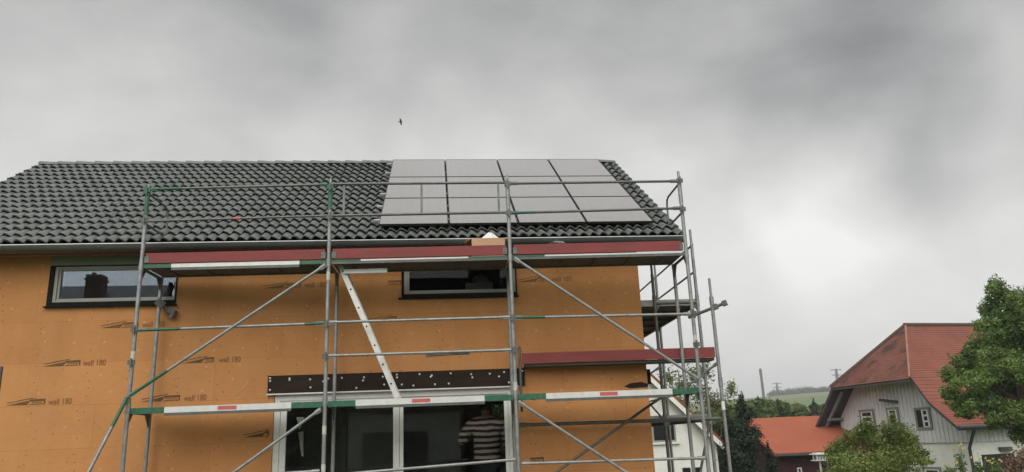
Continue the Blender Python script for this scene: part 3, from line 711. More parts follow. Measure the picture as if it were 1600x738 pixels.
mb = MB(); mb.box((-.9, -.03, -.05), (.9, .3, -.002)); mb.box((-.85, -.02, -1.0), (-.75, .25, -.05)); mb.box((.75, -.02, -1.0), (.85, .25, -.05)); tr_ = mb.build('trestle', M['room'], None); tr_.location = ib.location; tr_.rotation_euler = (0, 0, HT); tag(tr_, 'plain trestle under the grey box inside the upper right window', 'trestle')
q = ib.location; crumple('crumpled_paper', 'crumpled white paper on the grey box behind the upper right window', q.x+.03, q.y+.1, q.z+hz_+.02, .14, .1, .13, 14)
mb = MB(); e = at(0, 600, -.4)
pl = thing('scaffold_tube', 'grey tube end at the left edge of the picture before the orange wall', 'tube', (e[0]-.02, -.4, 0))
mb.tube((e[0]-.02, -.4, .0), (e[0]-.02, -.4, at(0, 573, -.4)[2]), .03); mb.tube((e[0]-.02, -.4, 1.9), (e[0]-.02, -.4, 2.0), .036); part(mb, 'tube', M['darksteel'], pl)

# ------------------------------------------------------------------ person inside the room
def skin_body(name, joints, edges, m_, parent, sub=2):
    me = bpy.data.meshes.new(name); me.from_pydata([j[0] for j in joints], edges, []); o = bpy.data.objects.new(name, me); col.objects.link(o)
    sk = o.modifiers.new('skin', 'SKIN'); sk.use_smooth_shade = True
    for i, j in enumerate(joints):
        me.skin_vertices[0].data[i].radius = j[1]; me.skin_vertices[0].data[i].use_root = (i == 0)
    s = o.modifiers.new('sub', 'SUBSURF'); s.levels = sub; s.render_levels = sub
    dg = bpy.context.evaluated_depsgraph_get(); dg.update()
    m2 = bpy.data.meshes.new_from_object(o.evaluated_get(dg)); m2.name = name
    bpy.data.objects.remove(o); m2.materials.clear(); m2.materials.append(m_)
    o = bpy.data.objects.new(name, m2); col.objects.link(o); o.parent = parent; return o
pu, pz = hv(760, 660, .66); pw_ = HW(pu, .66, FL)
per = thing('person', 'person in a red and white striped shirt behind the glass door, elbow bent', 'person', pw_, HT)
S = pz-FL+.02                                        # shoulder height
h = S/.82
J = [((0, 0, .52*h), (.17, .12)), ((0, 0, .62*h), (.165, .115)), ((0, .0, .74*h), (.20, .125)), ((0, .02, .815*h), (.15, .09)), ((0, .05, .86*h), (.06, .06)), ((0, .09, .90*h), (.075, .085)), ((0, .10, .955*h), (.085, .10)), ((0, .10, .995*h), (.05, .06)),
     ((-.25, .02, .80*h), (.075, .075)), ((-.40, .06, .64*h), (.052, .052)), ((-.22, .30, .69*h), (.036, .036)), ((-.17, .36, .71*h), (.04, .028)),
     ((.25, .02, .80*h), (.075, .075)), ((.31, .03, .63*h), (.052, .052)), ((.20, .26, .56*h), (.036, .036)), ((.16, .33, .57*h), (.04, .028)),
     ((-.10, 0, .47*h), (.095, .10)), ((-.11, .01, .27*h), (.065, .07)), ((-.11, -.01, .05*h), (.045, .05)), ((-.12, .14, .02*h), (.045, .03)),
     ((.10, 0, .47*h), (.095, .10)), ((.11, .01, .27*h), (.065, .07)), ((.11, -.01, .05*h), (.045, .05)), ((.12, .14, .02*h), (.045, .03))]
E = [(0, 1), (1, 2), (2, 3), (3, 4), (4, 5), (5, 6), (6, 7), (3, 8), (8, 9), (9, 10), (10, 11), (3, 12), (12, 13), (13, 14), (14, 15), (0, 16), (16, 17), (17, 18), (18, 19), (0, 20), (20, 21), (21, 22), (22, 23)]
nb = len(J)
for bi, sx in ((11, 1), (15, -1)):                   # four fingers and a thumb on each hand
    bp = J[bi][0]; i0 = len(J)
    for k in range(4):
        o_ = (-.027+.018*k)
        J.append(((bp[0]+o_*.3*sx+.02*sx, bp[1]+.03, bp[2]+o_), (.011, .011))); J.append(((bp[0]+.05*sx, bp[1]+.055+.006*(k in (1, 2)), bp[2]+o_*1.1), (.009, .009))); J.append(((bp[0]+.085*sx, bp[1]+.04, bp[2]+o_*1.15), (.007, .007)))
        E += [(bi, i0+3*k), (i0+3*k, i0+3*k+1), (i0+3*k+1, i0+3*k+2)]
    J.append(((bp[0]+.0*sx, bp[1]+.0, bp[2]+.05), (.012, .012))); J.append(((bp[0]+.03*sx, bp[1]+.03, bp[2]+.075), (.009, .009))); E += [(bi, len(J)-2), (len(J)-2, len(J)-1)]
skin_body('body', J, E, M['skin'], per)
# shirt: wider shell over torso and upper arms
SJ = [((0, 0, .43*h), (.215, .16)), ((0, 0, .50*h), (.225, .155)), ((0, 0, .60*h), (.22, .15)), ((0, 0, .72*h), (.245, .16)), ((0, .02, .80*h), (.20, .125)), ((0, .04, .845*h), (.085, .085)),
      ((-.245, .02, .795*h), (.105, .105)), ((-.385, .05, .665*h), (.085, .085)), ((-.34, .14, .66*h), (.07, .07)), ((.245, .02, .795*h), (.105, .105)), ((.32, .03, .64*h), (.085, .085)), ((.28, .13, .60*h), (.065, .065))]
SE = [(0, 1), (1, 2), (2, 3), (3, 4), (4, 5), (4, 6), (6, 7), (7, 8), (4, 9), (9, 10), (10, 11)]
skin_body('striped_shirt', SJ, SE, M['shirt'], per)
HJ = [((0, .075, .975*h), (.097, .102)), ((0, .055, .935*h), (.095, .088)), ((0, .035, .905*h), (.078, .058))]
skin_body('hair', HJ, [(0, 1), (1, 2)], M['hair'], per)
TJ = [((0, 0, .49*h), (.19, .14)), ((-.10, 0, .45*h), (.115, .115)), ((-.11, .01, .27*h), (.085, .09)), ((-.11, -.01, .07*h), (.07, .075)), ((.10, 0, .45*h), (.115, .115)), ((.11, .01, .27*h), (.085, .09)), ((.11, -.01, .07*h), (.07, .075))]
skin_body('trousers', TJ, [(0, 1), (1, 2), (2, 3), (0, 4), (4, 5), (5, 6)], M['trousers'], per)
mb = MB()
for sx in (-1, 1):
    mb.path([(sx*.035, .192, .953*h), (sx*.035, .200, .953*h)], [.012, .006], 8)
mb.path([(0, .19, .945*h), (0, .222, .93*h), (0, .19, .925*h)], [.008, .014, .008], 8); mb.box((-.025, .188, .908*h), (.025, .196, .914*h))
mb.build('face_features', M['hair'], per)
# torn paper strips hanging inside the glass
def strip(pts, y, label):
    poly = [hv(*p, y) for p in pts]; mb = MB(); mb.prism([HW(a, y, b) for a, b in poly], HW(0, .004, 0)-HW(0, 0, 0))
    o = mb.build('paper_strip', M['paper'], None); tag(o, label, 'paper strip', 'torn paper strips behind the door glass')
strip([(463, 652), (476, 652), (468, 672)], .20, 'torn paper scrap stuck high behind the left door pane')
strip([(466, 676), (474, 674), (474, 714), (471, 712)], .20, 'narrow torn paper strip hanging behind the left door pane')

# ------------------------------------------------------------------ foliage helpers
def leaves(name, clumps, n, size, m_, parent, seed=1, shell=.55, flat=.0, aspect=.55, droop=0.0, jitter=.12):
    """clumps: (x, y, z, rx, ry, rz) in thing-local coordinates; n leaf faces are shared out by surface"""
    g_ = np.random.default_rng(seed); C_ = np.array(clumps, float); w = (C_[:, 3]*C_[:, 4]+C_[:, 4]*C_[:, 5]+C_[:, 3]*C_[:, 5]); w /= w.sum()
    idx = g_.choice(len(C_), n, p=w); c = C_[idx]
    d = g_.normal(size=(n, 3)); d /= np.linalg.norm(d, axis=1)[:, None]
    rad = 1-shell*g_.random(n)**1.6
    rad *= 1+jitter*g_.normal(size=n)
    # bumpy lobes
    lob = 1+.16*np.sin(d[:, 0]*5+c[:, 0]*7)*np.sin(d[:, 1]*5+c[:, 1]*5)+.12*np.sin(d[:, 2]*7+c[:, 2]*9)
    p = c[:, :3]+d*c[:, 3:6]*(rad*lob)[:, None]
    nrm = d+g_.normal(size=(n, 3))*.7; nrm[:, 2] += .35; nrm /= np.linalg.norm(nrm, axis=1)[:, None]
    t = np.cross(nrm, g_.normal(size=(n, 3))); t[:, 2] -= droop; t -= nrm*(t*nrm).sum(1)[:, None]; t /= np.linalg.norm(t, axis=1)[:, None]+1e-9
    b = np.cross(nrm, t); sz = size*(.6+.8*g_.random(n))[:, None]
    V = np.stack([p-t*sz, p+b*sz*aspect+nrm*sz*.12, p+t*sz, p-b*sz*aspect+nrm*sz*.12], 1).reshape(-1, 3)
    me = bpy.data.meshes.new(name); me.vertices.add(4*n); me.vertices.foreach_set('co', V.ravel().astype(np.float32))
    me.loops.add(4*n); me.loops.foreach_set('vertex_index', np.arange(4*n, dtype=np.int32)); me.polygons.add(n); me.polygons.foreach_set('loop_start', np.arange(0, 4*n, 4, dtype=np.int32))
    try: me.polygons.foreach_set('loop_total', np.full(n, 4, dtype=np.int32))
    except Exception: pass
    a = me.attributes.new('tint', 'FLOAT', 'FACE'); cl = g_.random(len(C_))[idx]
    a.data.foreach_set('value', np.clip(.12+.7*cl+.22*g_.normal(size=n), 0, 1).astype(np.float32))
    me.update(); me.validate(); me.materials.append(m_)
    o = bpy.data.objects.new(name, me); col.objects.link(o); o.parent = parent; return o
def limbs(name, parent, trunk, clumps, r0, seed=1, m_='bark', nbr=None):
    rr = random.Random(seed); mb = MB(); top = trunk[-1]
    n = len(trunk); mb.path(trunk, [r0*(1-.7*k/(n-1)) for k in range(n)], 10)
    for c in (clumps if nbr is None else rr.sample(list(clumps), min(nbr, len(clumps)))):
        k = rr.uniform(.45, .95); i = k*(n-1); a = Vector(trunk[int(i)]).lerp(Vector(trunk[min(int(i)+1, n-1)]), i-int(i)); e = Vector(c[:3])
        mid = a.lerp(e, .5)+Vector((rr.uniform(-.15, .15), rr.uniform(-.15, .15), .12*(e-a).length))
        mb.path([a, mid, e], [r0*.32, r0*.2, r0*.06], 6)
        for q in range(3):
            f = e+Vector((rr.uniform(-1, 1)*c[3]*.7, rr.uniform(-1, 1)*c[4]*.7, rr.uniform(-.4, .9)*c[5]*.8)); mb.path([mid.lerp(e, .6), mid.lerp(f, .8)+Vector((0, 0, .05)), f], [r0*.1, r0*.06, r0*.02], 5)
    return mb.build(name, M[m_], parent, smooth=True)
LF = {'maple': leaf_mat('maple_leaf', (.042, .092, .018), (.19, .275, .065)), 'bush': leaf_mat('bush_leaf', (.05, .09, .016), (.25, .30, .075)), 'thuja': leaf_mat('thuja_scale', (.008, .020, .010), (.022, .042, .018), trans=.1),
      'mid': leaf_mat('tree_leaf', (.05, .09, .02), (.13, .18, .05)), 'pale': leaf_mat('pale_leaf', (.10, .13, .06), (.20, .24, .10)), 'spruce': leaf_mat('spruce_needle', (.012, .028, .018), (.03, .05, .03), trans=.05), 'far': leaf_mat('far_leaf', (.04, .065, .03), (.08, .11, .04)),
      'brown': leaf_mat('brown_leaf', (.13, .075, .045), (.26, .17, .11)), 'yellow': leaf_mat('yellow_petal', (.75, .62, .08), (.85, .78, .25)), 'hedge': leaf_mat('hedge_leaf', (.02, .05, .012), (.06, .11, .03))}
def px_clumps(lst, Y, base, sy=1.0, seed=0):
    """pixel circles (x, y, rx, ry) -> clumps at about depth Y, local to base"""
    rr = random.Random(seed); out = []
    for x, y, rx, ry in lst:
        yy = Y+rr.uniform(-1, 1)*sy; p = at(x, y, yy); k = np.linalg.norm(p-CP)/CF
        out.append((p[0]-base[0], p[1]-base[1], p[2]-base[2], rx*k, .5*(rx+ry)*k, ry*k))
    return out

# ------------------------------------------------------------------ terrain
def hill(x, y):
    r = math.hypot(x-4, y+10); a = math.atan2(x-4, y+10)
    t = min(max((r-130)/800, 0), 1); t = t*t*(3-2*t)
    hz = 40+5*math.sin(a*7+1)+4*math.sin(a*17)
    far = min(max((r-1000)/800, 0), 1)
    return -.0+t*hz*(1-.25*far)*(1 if y > -200 else .5) - 5.0*min(max((r-27)/26, 0), 1)*(1-t)
mb = MB(); NA = 180; RS = [0, 6, 14, 25, 32, 40, 50, 60, 85, 110, 140, 180, 230, 290, 360, 440, 530, 640, 770, 920, 1100, 1400, 1900, 2800]
for r in RS:
    for k in range(NA):
        a = 2*math.pi*k/NA; x, y = 4+r*math.sin(a), -10+r*math.cos(a); mb.v.append((x, y, hill(x, y)-.004))
for i in range(len(RS)-1):
    for k in range(NA):
        k2 = (k+1) % NA; mb.f.append([i*NA+k, i*NA+k2, (i+1)*NA+k2, (i+1)*NA+k]); mb.mi.append(0)
def ground_mat():
    m = mat('meadow_and_fields', (.075, .115, .03), rough=.95, var=.3, scale=.35, spec=.1)
    nt = m.node_tree; b = nt.nodes['Principled BSDF']; src = b.inputs['Base Color'].links[0].from_socket
    tc = nd(nt, 'ShaderNodeTexCoord'); mp = nd(nt, 'ShaderNodeMapping'); mp.inputs['Scale'].default_value = (.0035, .012, 0); mp.inputs['Rotation'].default_value = (0, 0, .3); nt.links.new(tc.outputs['Object'], mp.inputs[0])
    v = nd(nt, 'ShaderNodeTexVoronoi'); v.inputs['Scale'].default_value = 1; nt.links.new(mp.outputs[0], v.inputs['Vector'])
    r = nd(nt, 'ShaderNodeValToRGB'); r.color_ramp.interpolation = 'CONSTANT'; e = r.color_ramp.elements
    e[0].color = (.10, .15, .05, 1); e[1].position = .35; e[1].color = (.13, .17, .07, 1)
    q = e.new(.6); q.color = (.16, .165, .08, 1); q = e.new(.8); q.color = (.085, .13, .045, 1)
    nt.links.new(v.outputs['Color'], r.inputs[0])
    ln = nd(nt, 'ShaderNodeVectorMath', operation='LENGTH'); nt.links.new(tc.outputs['Object'], ln.inputs[0])
    mr = nd(nt, 'ShaderNodeMapRange'); mr.inputs['From Min'].default_value = 120; mr.inputs['From Max'].default_value = 180; nt.links.new(ln.outputs['Value'], mr.inputs[0])
    mx = nd(nt, 'ShaderNodeMix', data_type='RGBA'); nt.links.new(mr.outputs[0], mx.inputs['Factor']); nt.links.new(src, mx.inputs['A']); nt.links.new(r.outputs[0], mx.inputs['B']); nt.links.new(mx.outputs['Result'], b.inputs['Base Color'])
    return m
tag(mb.build('ground', ground_mat(), None, smooth=True), kind='structure')
mb = MB(); mb.box((-9, -2.5, -.05), (10.5, 11.5, .004)); tag(mb.build('building_plot', mat('gravel_and_soil', (.22, .19, .15), rough=.95, var=.35, scale=5, bump=.5, bscale=12), None), kind='structure')

# ------------------------------------------------------------------ white neighbour house
def roof_slab(mb, p, th):                       # p: four corners, extruded down
    mb.prism([Vector(q) for q in p], (0, 0, -th))
NY = 24.0
vr = at(1131, 691, NY-.5); vm = at(1040, 606, NY-.5); wr = at(1120, 700, NY)
pit_n = (vm[2]-vr[2])/(vr[0]-vm[0]); hw = 4.2; rx = wr[0]-hw; rz = vr[2]+pit_n*(vr[0]-rx)
print('neighbour', vr, vm, pit_n, rx, rz)
nh = thing('neighbour_house', 'white rendered gabled house with red tiled roof behind the right end scaffold', 'house', (rx, NY, 0))
zw = lambda x: rz-.25-abs(x-rx)*pit_n
mb = MB(); mb.prism([(rx-hw, NY, -5), (rx+hw, NY, -5), (rx+hw, NY, zw(rx+hw)), (rx, NY, zw(rx)), (rx-hw, NY, zw(rx-hw))], (0, 9, 0)); mb.build('wall', M['plaster'], nh, world=True)
mb = MB(); ex_ = vr[0]-rx
for sgn in (1, -1):
    mb.hexa([(rx, NY-.5, rz-.16), (rx+sgn*ex_, NY-.5, vr[2]-.16), (rx+sgn*ex_, NY+9.4, vr[2]-.16), (rx, NY+9.4, rz-.16), (rx, NY-.5, rz+.06), (rx+sgn*ex_, NY-.5, vr[2]+.06), (rx+sgn*ex_, NY+9.4, vr[2]+.06), (rx, NY+9.4, rz+.06)])
rf = mb.build('roof', M['redtile'], nh, world=True)
mb = MB()
for sgn in (1, -1): mb.hexa([(rx, NY-.54, rz-.38), (rx+sgn*ex_, NY-.54, vr[2]-.38), (rx+sgn*ex_, NY-.502, vr[2]-.38), (rx, NY-.502, rz-.38), (rx, NY-.54, rz-.12), (rx+sgn*ex_, NY-.54, vr[2]-.12), (rx+sgn*ex_, NY-.502, vr[2]-.12), (rx, NY-.502, rz-.12)])
mb.build('barge_board', M['plaster'], rf, world=True)
def simple_window(parent, a, b, Y, n=2, sill=True, fm='whiteframe'):
    x0, x1 = sorted((a[0], b[0])); z0, z1 = sorted((a[2], b[2]))
    mb = MB(); frame_ring(mb, x0, x1, z0, z1, .07, Y-.04, Y+.02)
    for k in range(1, n): mb.box((x0+(x1-x0)*k/n-.03, Y-.035, z0+.07), (x0+(x1-x0)*k/n+.03, Y+.01, z1-.07))
    w = mb.build('window', M[fm], parent, world=True)
    mb = MB(); mb.box((x0+.05, Y-.012, z0+.05), (x1-.05, Y-.003, z1-.05)); mb.build('pane', M['winglass'], w, world=True)
    if sill: mb = MB(); mb.box((x0-.12, Y-.12, z0-.1), (x1+.12, Y-.002, z0-.005)); mb.build('sill', M['whiteframe'], w, world=True)
M['winglass'] = mat('dark_window_glass', (.015, .017, .018), rough=.3, var=.2, spec=.15)
simple_window(nh, at(1017, 656, NY), at(1057, 690, NY), NY, 1, True, 'frame'); simple_window(nh, at(1063, 729, NY), at(1099, 760, NY), NY)

# ------------------------------------------------------------------ old farmhouse with half hipped roof
BO = np.array([28.59, 34.79, G]); byaw = 1.37
ba = np.array([math.cos(byaw), -math.sin(byaw), 0]); bb = np.array([math.sin(byaw), math.cos(byaw), 0])
bh, bz1, bz2, bz3, bd, be = 3.42, 2.0, -.77, 5.47, 3.4, 6.0
def BW(a, b, z): return BO+ba*a+bb*b+np.array([0, 0, z])
def bpl(x, y, b):
    """local (a, z) on the gable plane at depth b"""
    d = ray(x, y); o = CP-BO; t = (b-o@bb)/(d@bb); p = o+t*d; return p@ba, p[2]
barn = thing('farmhouse', 'old farmhouse with steep half hipped red roof and pale board gable', 'farmhouse', (BO[0], BO[1], 0))
LEN = 20; OV = 1.5
ef = .95                                                # roof breaks to a gentler pitch near the eaves
sl = (bz3-bz1)/bh
def rs(mb, pts, th=.16): mb.prism([Vector(p) for p in pts], (0, 0, -th))
fa, fz = be-1.6, bz2+1.34; fzl = bz2+1.72
def red_tile_mat():
    m = mat('old_red_tiles_coursed', (.205, .074, .052), rough=.85, var=.22, scale=.6, dirt=(.15, .075, .06), dirt_amt=.5, spec=.2)
    nt = m.node_tree; b = nt.nodes['Principled BSDF']; src = b.inputs['Base Color'].links[0].from_socket
    tc = nd(nt, 'ShaderNodeTexCoord'); s = nd(nt, 'ShaderNodeSeparateXYZ'); nt.links.new(tc.outputs['Object'], s.inputs[0])
    k = nd(nt, 'ShaderNodeMath', operation='MULTIPLY'); k.inputs[1].default_value = 1/.18; nt.links.new(s.outputs['Z'], k.inputs[0])
    f = nd(nt, 'ShaderNodeMath', operation='FRACT'); nt.links.new(k.outputs[0], f.inputs[0])
    r = nd(nt, 'ShaderNodeValToRGB'); r.color_ramp.elements[0].position = .0; r.color_ramp.elements[0].color = (.45, .45, .45, 1); r.color_ramp.elements[1].position = .3; r.color_ramp.elements[1].color = (0, 0, 0, 1)
    nt.links.new(f.outputs[0], r.inputs[0])
    mx = nd(nt, 'ShaderNodeMix', data_type='RGBA'); mx.inputs['B'].default_value = (.12, .04, .028, 1); nt.links.new(r.outputs[0], mx.inputs['Factor']); nt.links.new(src, mx.inputs['A']); nt.links.new(mx.outputs['Result'], b.inputs['Base Color'])
    return m
M['coursed'] = red_tile_mat()
M['hiptile'] = mat('weathered_hip_tiles', (.15, .062, .046), rough=.9, var=.3, scale=.5, dirt=(.055, .035, .03), dirt_amt=.8, spec=.15)
M['mortar'] = mat('mortared_hip_tiles', (.26, .13, .095), rough=.9, var=.2, scale=3)
M['darkridge'] = mat('dark_ridge_tiles', (.085, .05, .04), rough=.9, var=.25)
M['greywood'] = mat('grey_rafter', (.17, .18, .19), rough=.9, var=.2)
def coursed(quad, n, mb, th=.03):
    """roof face (p0, p1 lower edge; p2, p3 upper edge) laid as stepped courses"""
    p0, p1, p2, p3 = [np.array(q, float) for q in quad]; nr = np.cross(p1-p0, p3-p0); nr /= np.linalg.norm(nr)
    if nr[2] < 0: nr = -nr
    for k in range(n):
        t0, t1 = k/n, (k+1)/n+.25/n if k < n-1 else 1.0
        a, b = p0+(p3-p0)*t0+nr*th, p1+(p2-p1)*t0+nr*th; c, d = p1+(p2-p1)*t1+nr*.012, p0+(p3-p0)*t1+nr*.012
        mb.face([a, b, c, d]); mb.face([a-nr*th, b-nr*th, b, a]); 
mb = MB()
coursed([BW(fa, 0, fz), BW(fa, LEN, fz), BW(0, LEN, bz3), BW(0, bd, bz3)], 1, mb) if False else None
# right main slope: from verge to ridge, cut back by the half hip
coursed([BW(fa, 0, fz), BW(fa, LEN, fz), BW(bh, LEN, bz1), BW(bh, 0, bz1)], 7, mb); coursed([BW(bh, 0, bz1), BW(bh, LEN, bz1), BW(0, LEN, bz3), BW(0, bd, bz3)], 26, mb)
coursed([BW(be, 0, bz2), BW(be, LEN, bz2), BW(fa, LEN, fz), BW(fa, 0, fz)], 10, mb)
coursed([BW(-fa, 0, fzl), BW(-fa, LEN, fzl), BW(-bh, LEN, bz1), BW(-bh, 0, bz1)], 7, mb); coursed([BW(-bh, 0, bz1), BW(-bh, LEN, bz1), BW(0, LEN, bz3), BW(0, bd, bz3)], 16, mb)
coursed([BW(-be, 0, bz2), BW(-be, LEN, bz2), BW(-fa, LEN, fzl), BW(-fa, 0, fzl)], 10, mb)
mb.m = 1; coursed([BW(-bh, -.12, bz1-.05), BW(bh, -.12, bz1-.05), BW(.03, bd, bz3), BW(-.03, bd, bz3)], 27, mb, .025)
broof = mb.build('roof', [M['coursed'], M['hiptile']], barn, world=True, recalc=False)
# ridge and hip cappings
mb = MB(); mb.tube(BW(0, bd-.1, bz3+.05), BW(0, LEN, bz3+.05), .13, n=8); mb.tube(BW(-bh, -.1, bz1+.03), BW(0, bd, bz3+.05), .12, n=8); mb.m = 1; mb.tube(BW(bh, -.1, bz1+.03), BW(0, bd, bz3+.05), .065, n=8)
mb.build('ridge_cap', [M['darkridge'], M['mortar']], broof, world=True, smooth=True)
mb = MB(); mb.box(*sorted([tuple(BW(.1, bd+6, bz3+.1)-.12), tuple(BW(.1, bd+6, bz3+.1)+.12)])); mb.build('roof_vent', M['darkwood'], broof, world=True)
# boarded underside along verge and hip
mb = MB()
for sgn in (-1, 1):
    f_ = fz if sgn > 0 else fzl
    mb.prism([BW(sgn*be, .01, bz2-.03), BW(sgn*fa, .01, f_-.04), BW(sgn*fa, LEN-.1, f_-.04), BW(sgn*be, LEN-.1, bz2-.03)], (0, 0, -.14)); mb.prism([BW(sgn*fa, .01, f_-.045), BW(sgn*bh, .01, bz1-.05), BW(sgn*bh, LEN-.1, bz1-.05), BW(sgn*fa, LEN-.1, f_-.045)], (0, 0, -.14))
mb.prism([BW(-bh, -.08, bz1-.08), BW(bh, -.08, bz1-.08), BW(bh*.55, OV, bz1+1.3), BW(-bh*.55, OV, bz1+1.3)], (0, 0, -.12))
und = mb.build('eaves_lining', M['darkwood'], barn, world=True)
mb = MB(); mb.beam(BW(-be+.35, .6, bz2+.0), BW(-bh+.15, .6, bz1-.32), .14, .16); mb.build('flying_rafter', M['greywood'], barn, world=True)
mb = MB(); mb.beam(BW(-be+1.15, .4, bz2+.78), BW(-be+1.35, OV+.3, bz2+.78), .14, .16); mb.build('purlin_end', M['greywood'], barn, world=True)
# gable wall: boards above, render below
aw = 5.05; zb = bpl(1470, 692, OV)[1]; mb = MB(); zr = lambda a: (fz-.25+(fa-abs(a))*(bz1-fz)/(fa-bh)) if abs(a) < fa else (fz-.25-(abs(a)-fa)*(fz-bz2)/(be-fa))
top = [(aw, zr(aw)), (fa, zr(fa)), (bh+.0, zr(bh)), (2.2, bz1+.85), (-2.2, bz1+.85), (-bh, zr(-bh)), (-fa, fzl-.25), (-aw, fzl-.25-(aw-fa)*1.07)]
mb.prism([BW(a, OV, z) for a, z in [(-aw, zb), (aw, zb)]+top], bb*(LEN-OV-.5)); mb.build('wall', M['siding'], barn, world=True)
mb = MB()
k = -aw+.1
while k < aw:
    z1_ = zr(k)-.05 if abs(k) > bh else bz1+.2
    mb.prism([BW(k, OV-.035, zb+.02), BW(k+.06, OV-.035, zb+.02), BW(k+.06, OV-.035, z1_), BW(k, OV-.035, z1_)], bb*.033); k += .30
k = OV+.2
while k < LEN-1:
    mb.prism([BW(aw+.035, k, zb+.02), BW(aw+.035, k+.06, zb+.02), BW(aw+.035, k+.06, zr(aw)), BW(aw+.035, k, zr(aw))], -ba*.033); k += .30
mb.build('cover_strips', M['siding'], barn, world=True)
mb = MB(); mb.prism([BW(a, OV+.12, z) for a, z in ((-aw+.1, -G-6), (aw-.1, -G-6), (aw-.1, zb-.003), (-aw+.1, zb-.003))], bb*(LEN-OV-.8)); mb.build('wall', M['plaster'], barn, world=True)
M['barnframe'] = mat('grey_window_surround', (.20, .20, .19), rough=.7, var=.1)
def gwin(x0, y0, x1, y1, open_=False, low=False):
    b_ = OV-.04 if not low else OV+.10; a0, z0 = bpl(x0, y1, b_); a1, z1 = bpl(x1, y0, b_)
    if a1 < a0: a0, a1 = a1, a0
    mb = MB(); P = lambda a, z, o=0: BW(a, b_-.05+o, z)
    def pb(aa, ab, za, zb_, dep=.05): mb.prism([P(aa, za), P(ab, za), P(ab, zb_), P(aa, zb_)], bb*dep)
    pb(a0-.14, a0, z0-.14, z1+.14); pb(a1, a1+.14, z0-.14, z1+.14); pb(a0, a1, z0-.14, z0); pb(a0, a1, z1, z1+.14)
    w = mb.build('window', M['barnframe'], barn, world=True)
    mb = MB(); mb.prism([P(a0, z0, .02), P(a1, z0, .02), P(a1, z1, .02), P(a0, z1, .02)], bb*.015); mb.build('pane', M['winglass'], w, world=True)
    mb = MB(); s0 = a0+(a1-a0)*(.45 if open_ else 0); 
    for q in range(4): zq = z0+(z1-z0)*q/3; pb(s0, a1, max(z0, zq-.05), min(z1, zq+.05), .018)
    pb(s0, s0+.12, z0, z1, .018); pb(a1-.12, a1, z0, z1, .018); mb.build('sash', M['whiteframe'], w, world=True)
gwin(1349, 643, 1363, 668); gwin(1391, 640, 1401, 662); gwin(1436, 640, 1450, 668, True); gwin(1450, 734, 1468, 760, low=True)
# downpipe, lamp and garage opening
mb = MB(); mb.path([BW(be-.15, OV-.3, bz2-.12), BW(aw+.25, OV-.1, bz2-.75), BW(aw-.02, OV-.02, bz2-1.1), BW(aw-.02, OV-.02, -G-5)], .085, 8); mb.build('downpipe', M['darkwood'], barn, world=True, smooth=True)
mb = MB(); mb.path([BW(-be+.1, 1.2, bz2-.1), BW(-be+.1, 1.2, bz2-.5), BW(-be+.9, OV-.1, bz2-1.3)], .08, 8); mb.build('downpipe', M['darkwood'], barn, world=True, smooth=True)
mb = MB(); mb.tube(BW(be+.07, .02, bz2-.0), BW(be+.07, LEN-.2, bz2-.0), .09, n=8); mb.tube(BW(-be-.07, .02, bz2-.0), BW(-be-.07, LEN-.2, bz2-.0), .09, n=8); mb.build('gutter', M['darkwood'], barn, world=True, smooth=True)
def apl(x, y, a):
    d = ray(x, y); o = CP-BO; t = (a-o@ba)/(d@ba); p = o+t*d; return p@bb, p[2]
s0 = apl(1534, 711, aw); s1 = apl(1592, 738, aw)
mb = MB(); 
def sb(b0, b1, z0, z1, off, dep): mb.prism([BW(aw-.1+off, b0, z0), BW(aw-.1+off, b1, z0), BW(aw-.1+off, b1, z1), BW(aw-.1+off, b0, z1)], -ba*dep)
sb(s0[0], s1[0], -G-6, s0[1], .02, .015); dr = mb.build('garage_door', M['void'], barn, world=True)
mb = MB(); sb(s0[0]-.16, s0[0]-.003, -G-6, s0[1]+.16, .05, .045); sb(s1[0]+.003, s1[0]+.16, -G-6, s0[1]+.16, .05, .045); sb(s0[0]-.003, s1[0]+.003, s0[1]+.003, s0[1]+.16, .05, .045); mb.build('door_frame', M['whiteframe'], dr, world=True)
mb = MB(); sb(s0[0]+.1, s1[0]-.1, s0[1]-1.25, s0[1]-.85, .05, .02); mb.build('door_band', M['redwood'], dr, world=True)
ll = apl(1569, 702, aw); mb = MB(); mb.beam(BW(aw, ll[0]-.3, ll[1]), BW(aw+.1, ll[0]+.35, ll[1]), .25, .22); mb.build('wall_lamp', M['darkwood'], barn, world=True)
ll = bpl(1388, 627, OV-.3); mb = MB(); mb.beam(BW(ll[0]-.5, OV-.5, ll[1]+.1), BW(ll[0]+.5, OV-.1, ll[1]-.08), .2, .16); mb.build('wall_lamp', M['darkwood'], barn, world=True)

# ------------------------------------------------------------------ low building with orange roof
OY = 36.0
e0, e1 = at(1211, 707, OY), at(1330, 706, OY); OYr = OY+6.5
r0, r1 = at(1193, 653.5, OYr), at(1330, 648, OYr)
e1[0] = at(1294, 650, OYr)[0]; rzl = (r0[2]+r1[2])/2; ezl = (e0[2]+e1[2])/2
shed = thing('low_building', 'low dark red building with plain orange roof left of the farmhouse', 'outbuilding', (e0[0], OY+.6, 0))
mb = MB(); roofq = [(e0[0], OY, ezl), (e1[0], OY, ezl), (e1[0], OYr, rzl), (e0[0]+.15, OYr, rzl)]
coursed(roofq, 4, mb, .007); mb.face([(e0[0]+.15, OYr, rzl), (e1[0], OYr, rzl), (e1[0], OYr+6, ezl), (e0[0]+.15, OYr+6, ezl)])
mb.prism([(e0[0], OY, ezl-.01), (e1[0], OY, ezl-.01), (e1[0], OYr, rzl-.02), (e0[0]+.15, OYr, rzl-.02)], (0, 0, -.16)); mb.build('roof', M['orange'], shed, world=True, recalc=False)
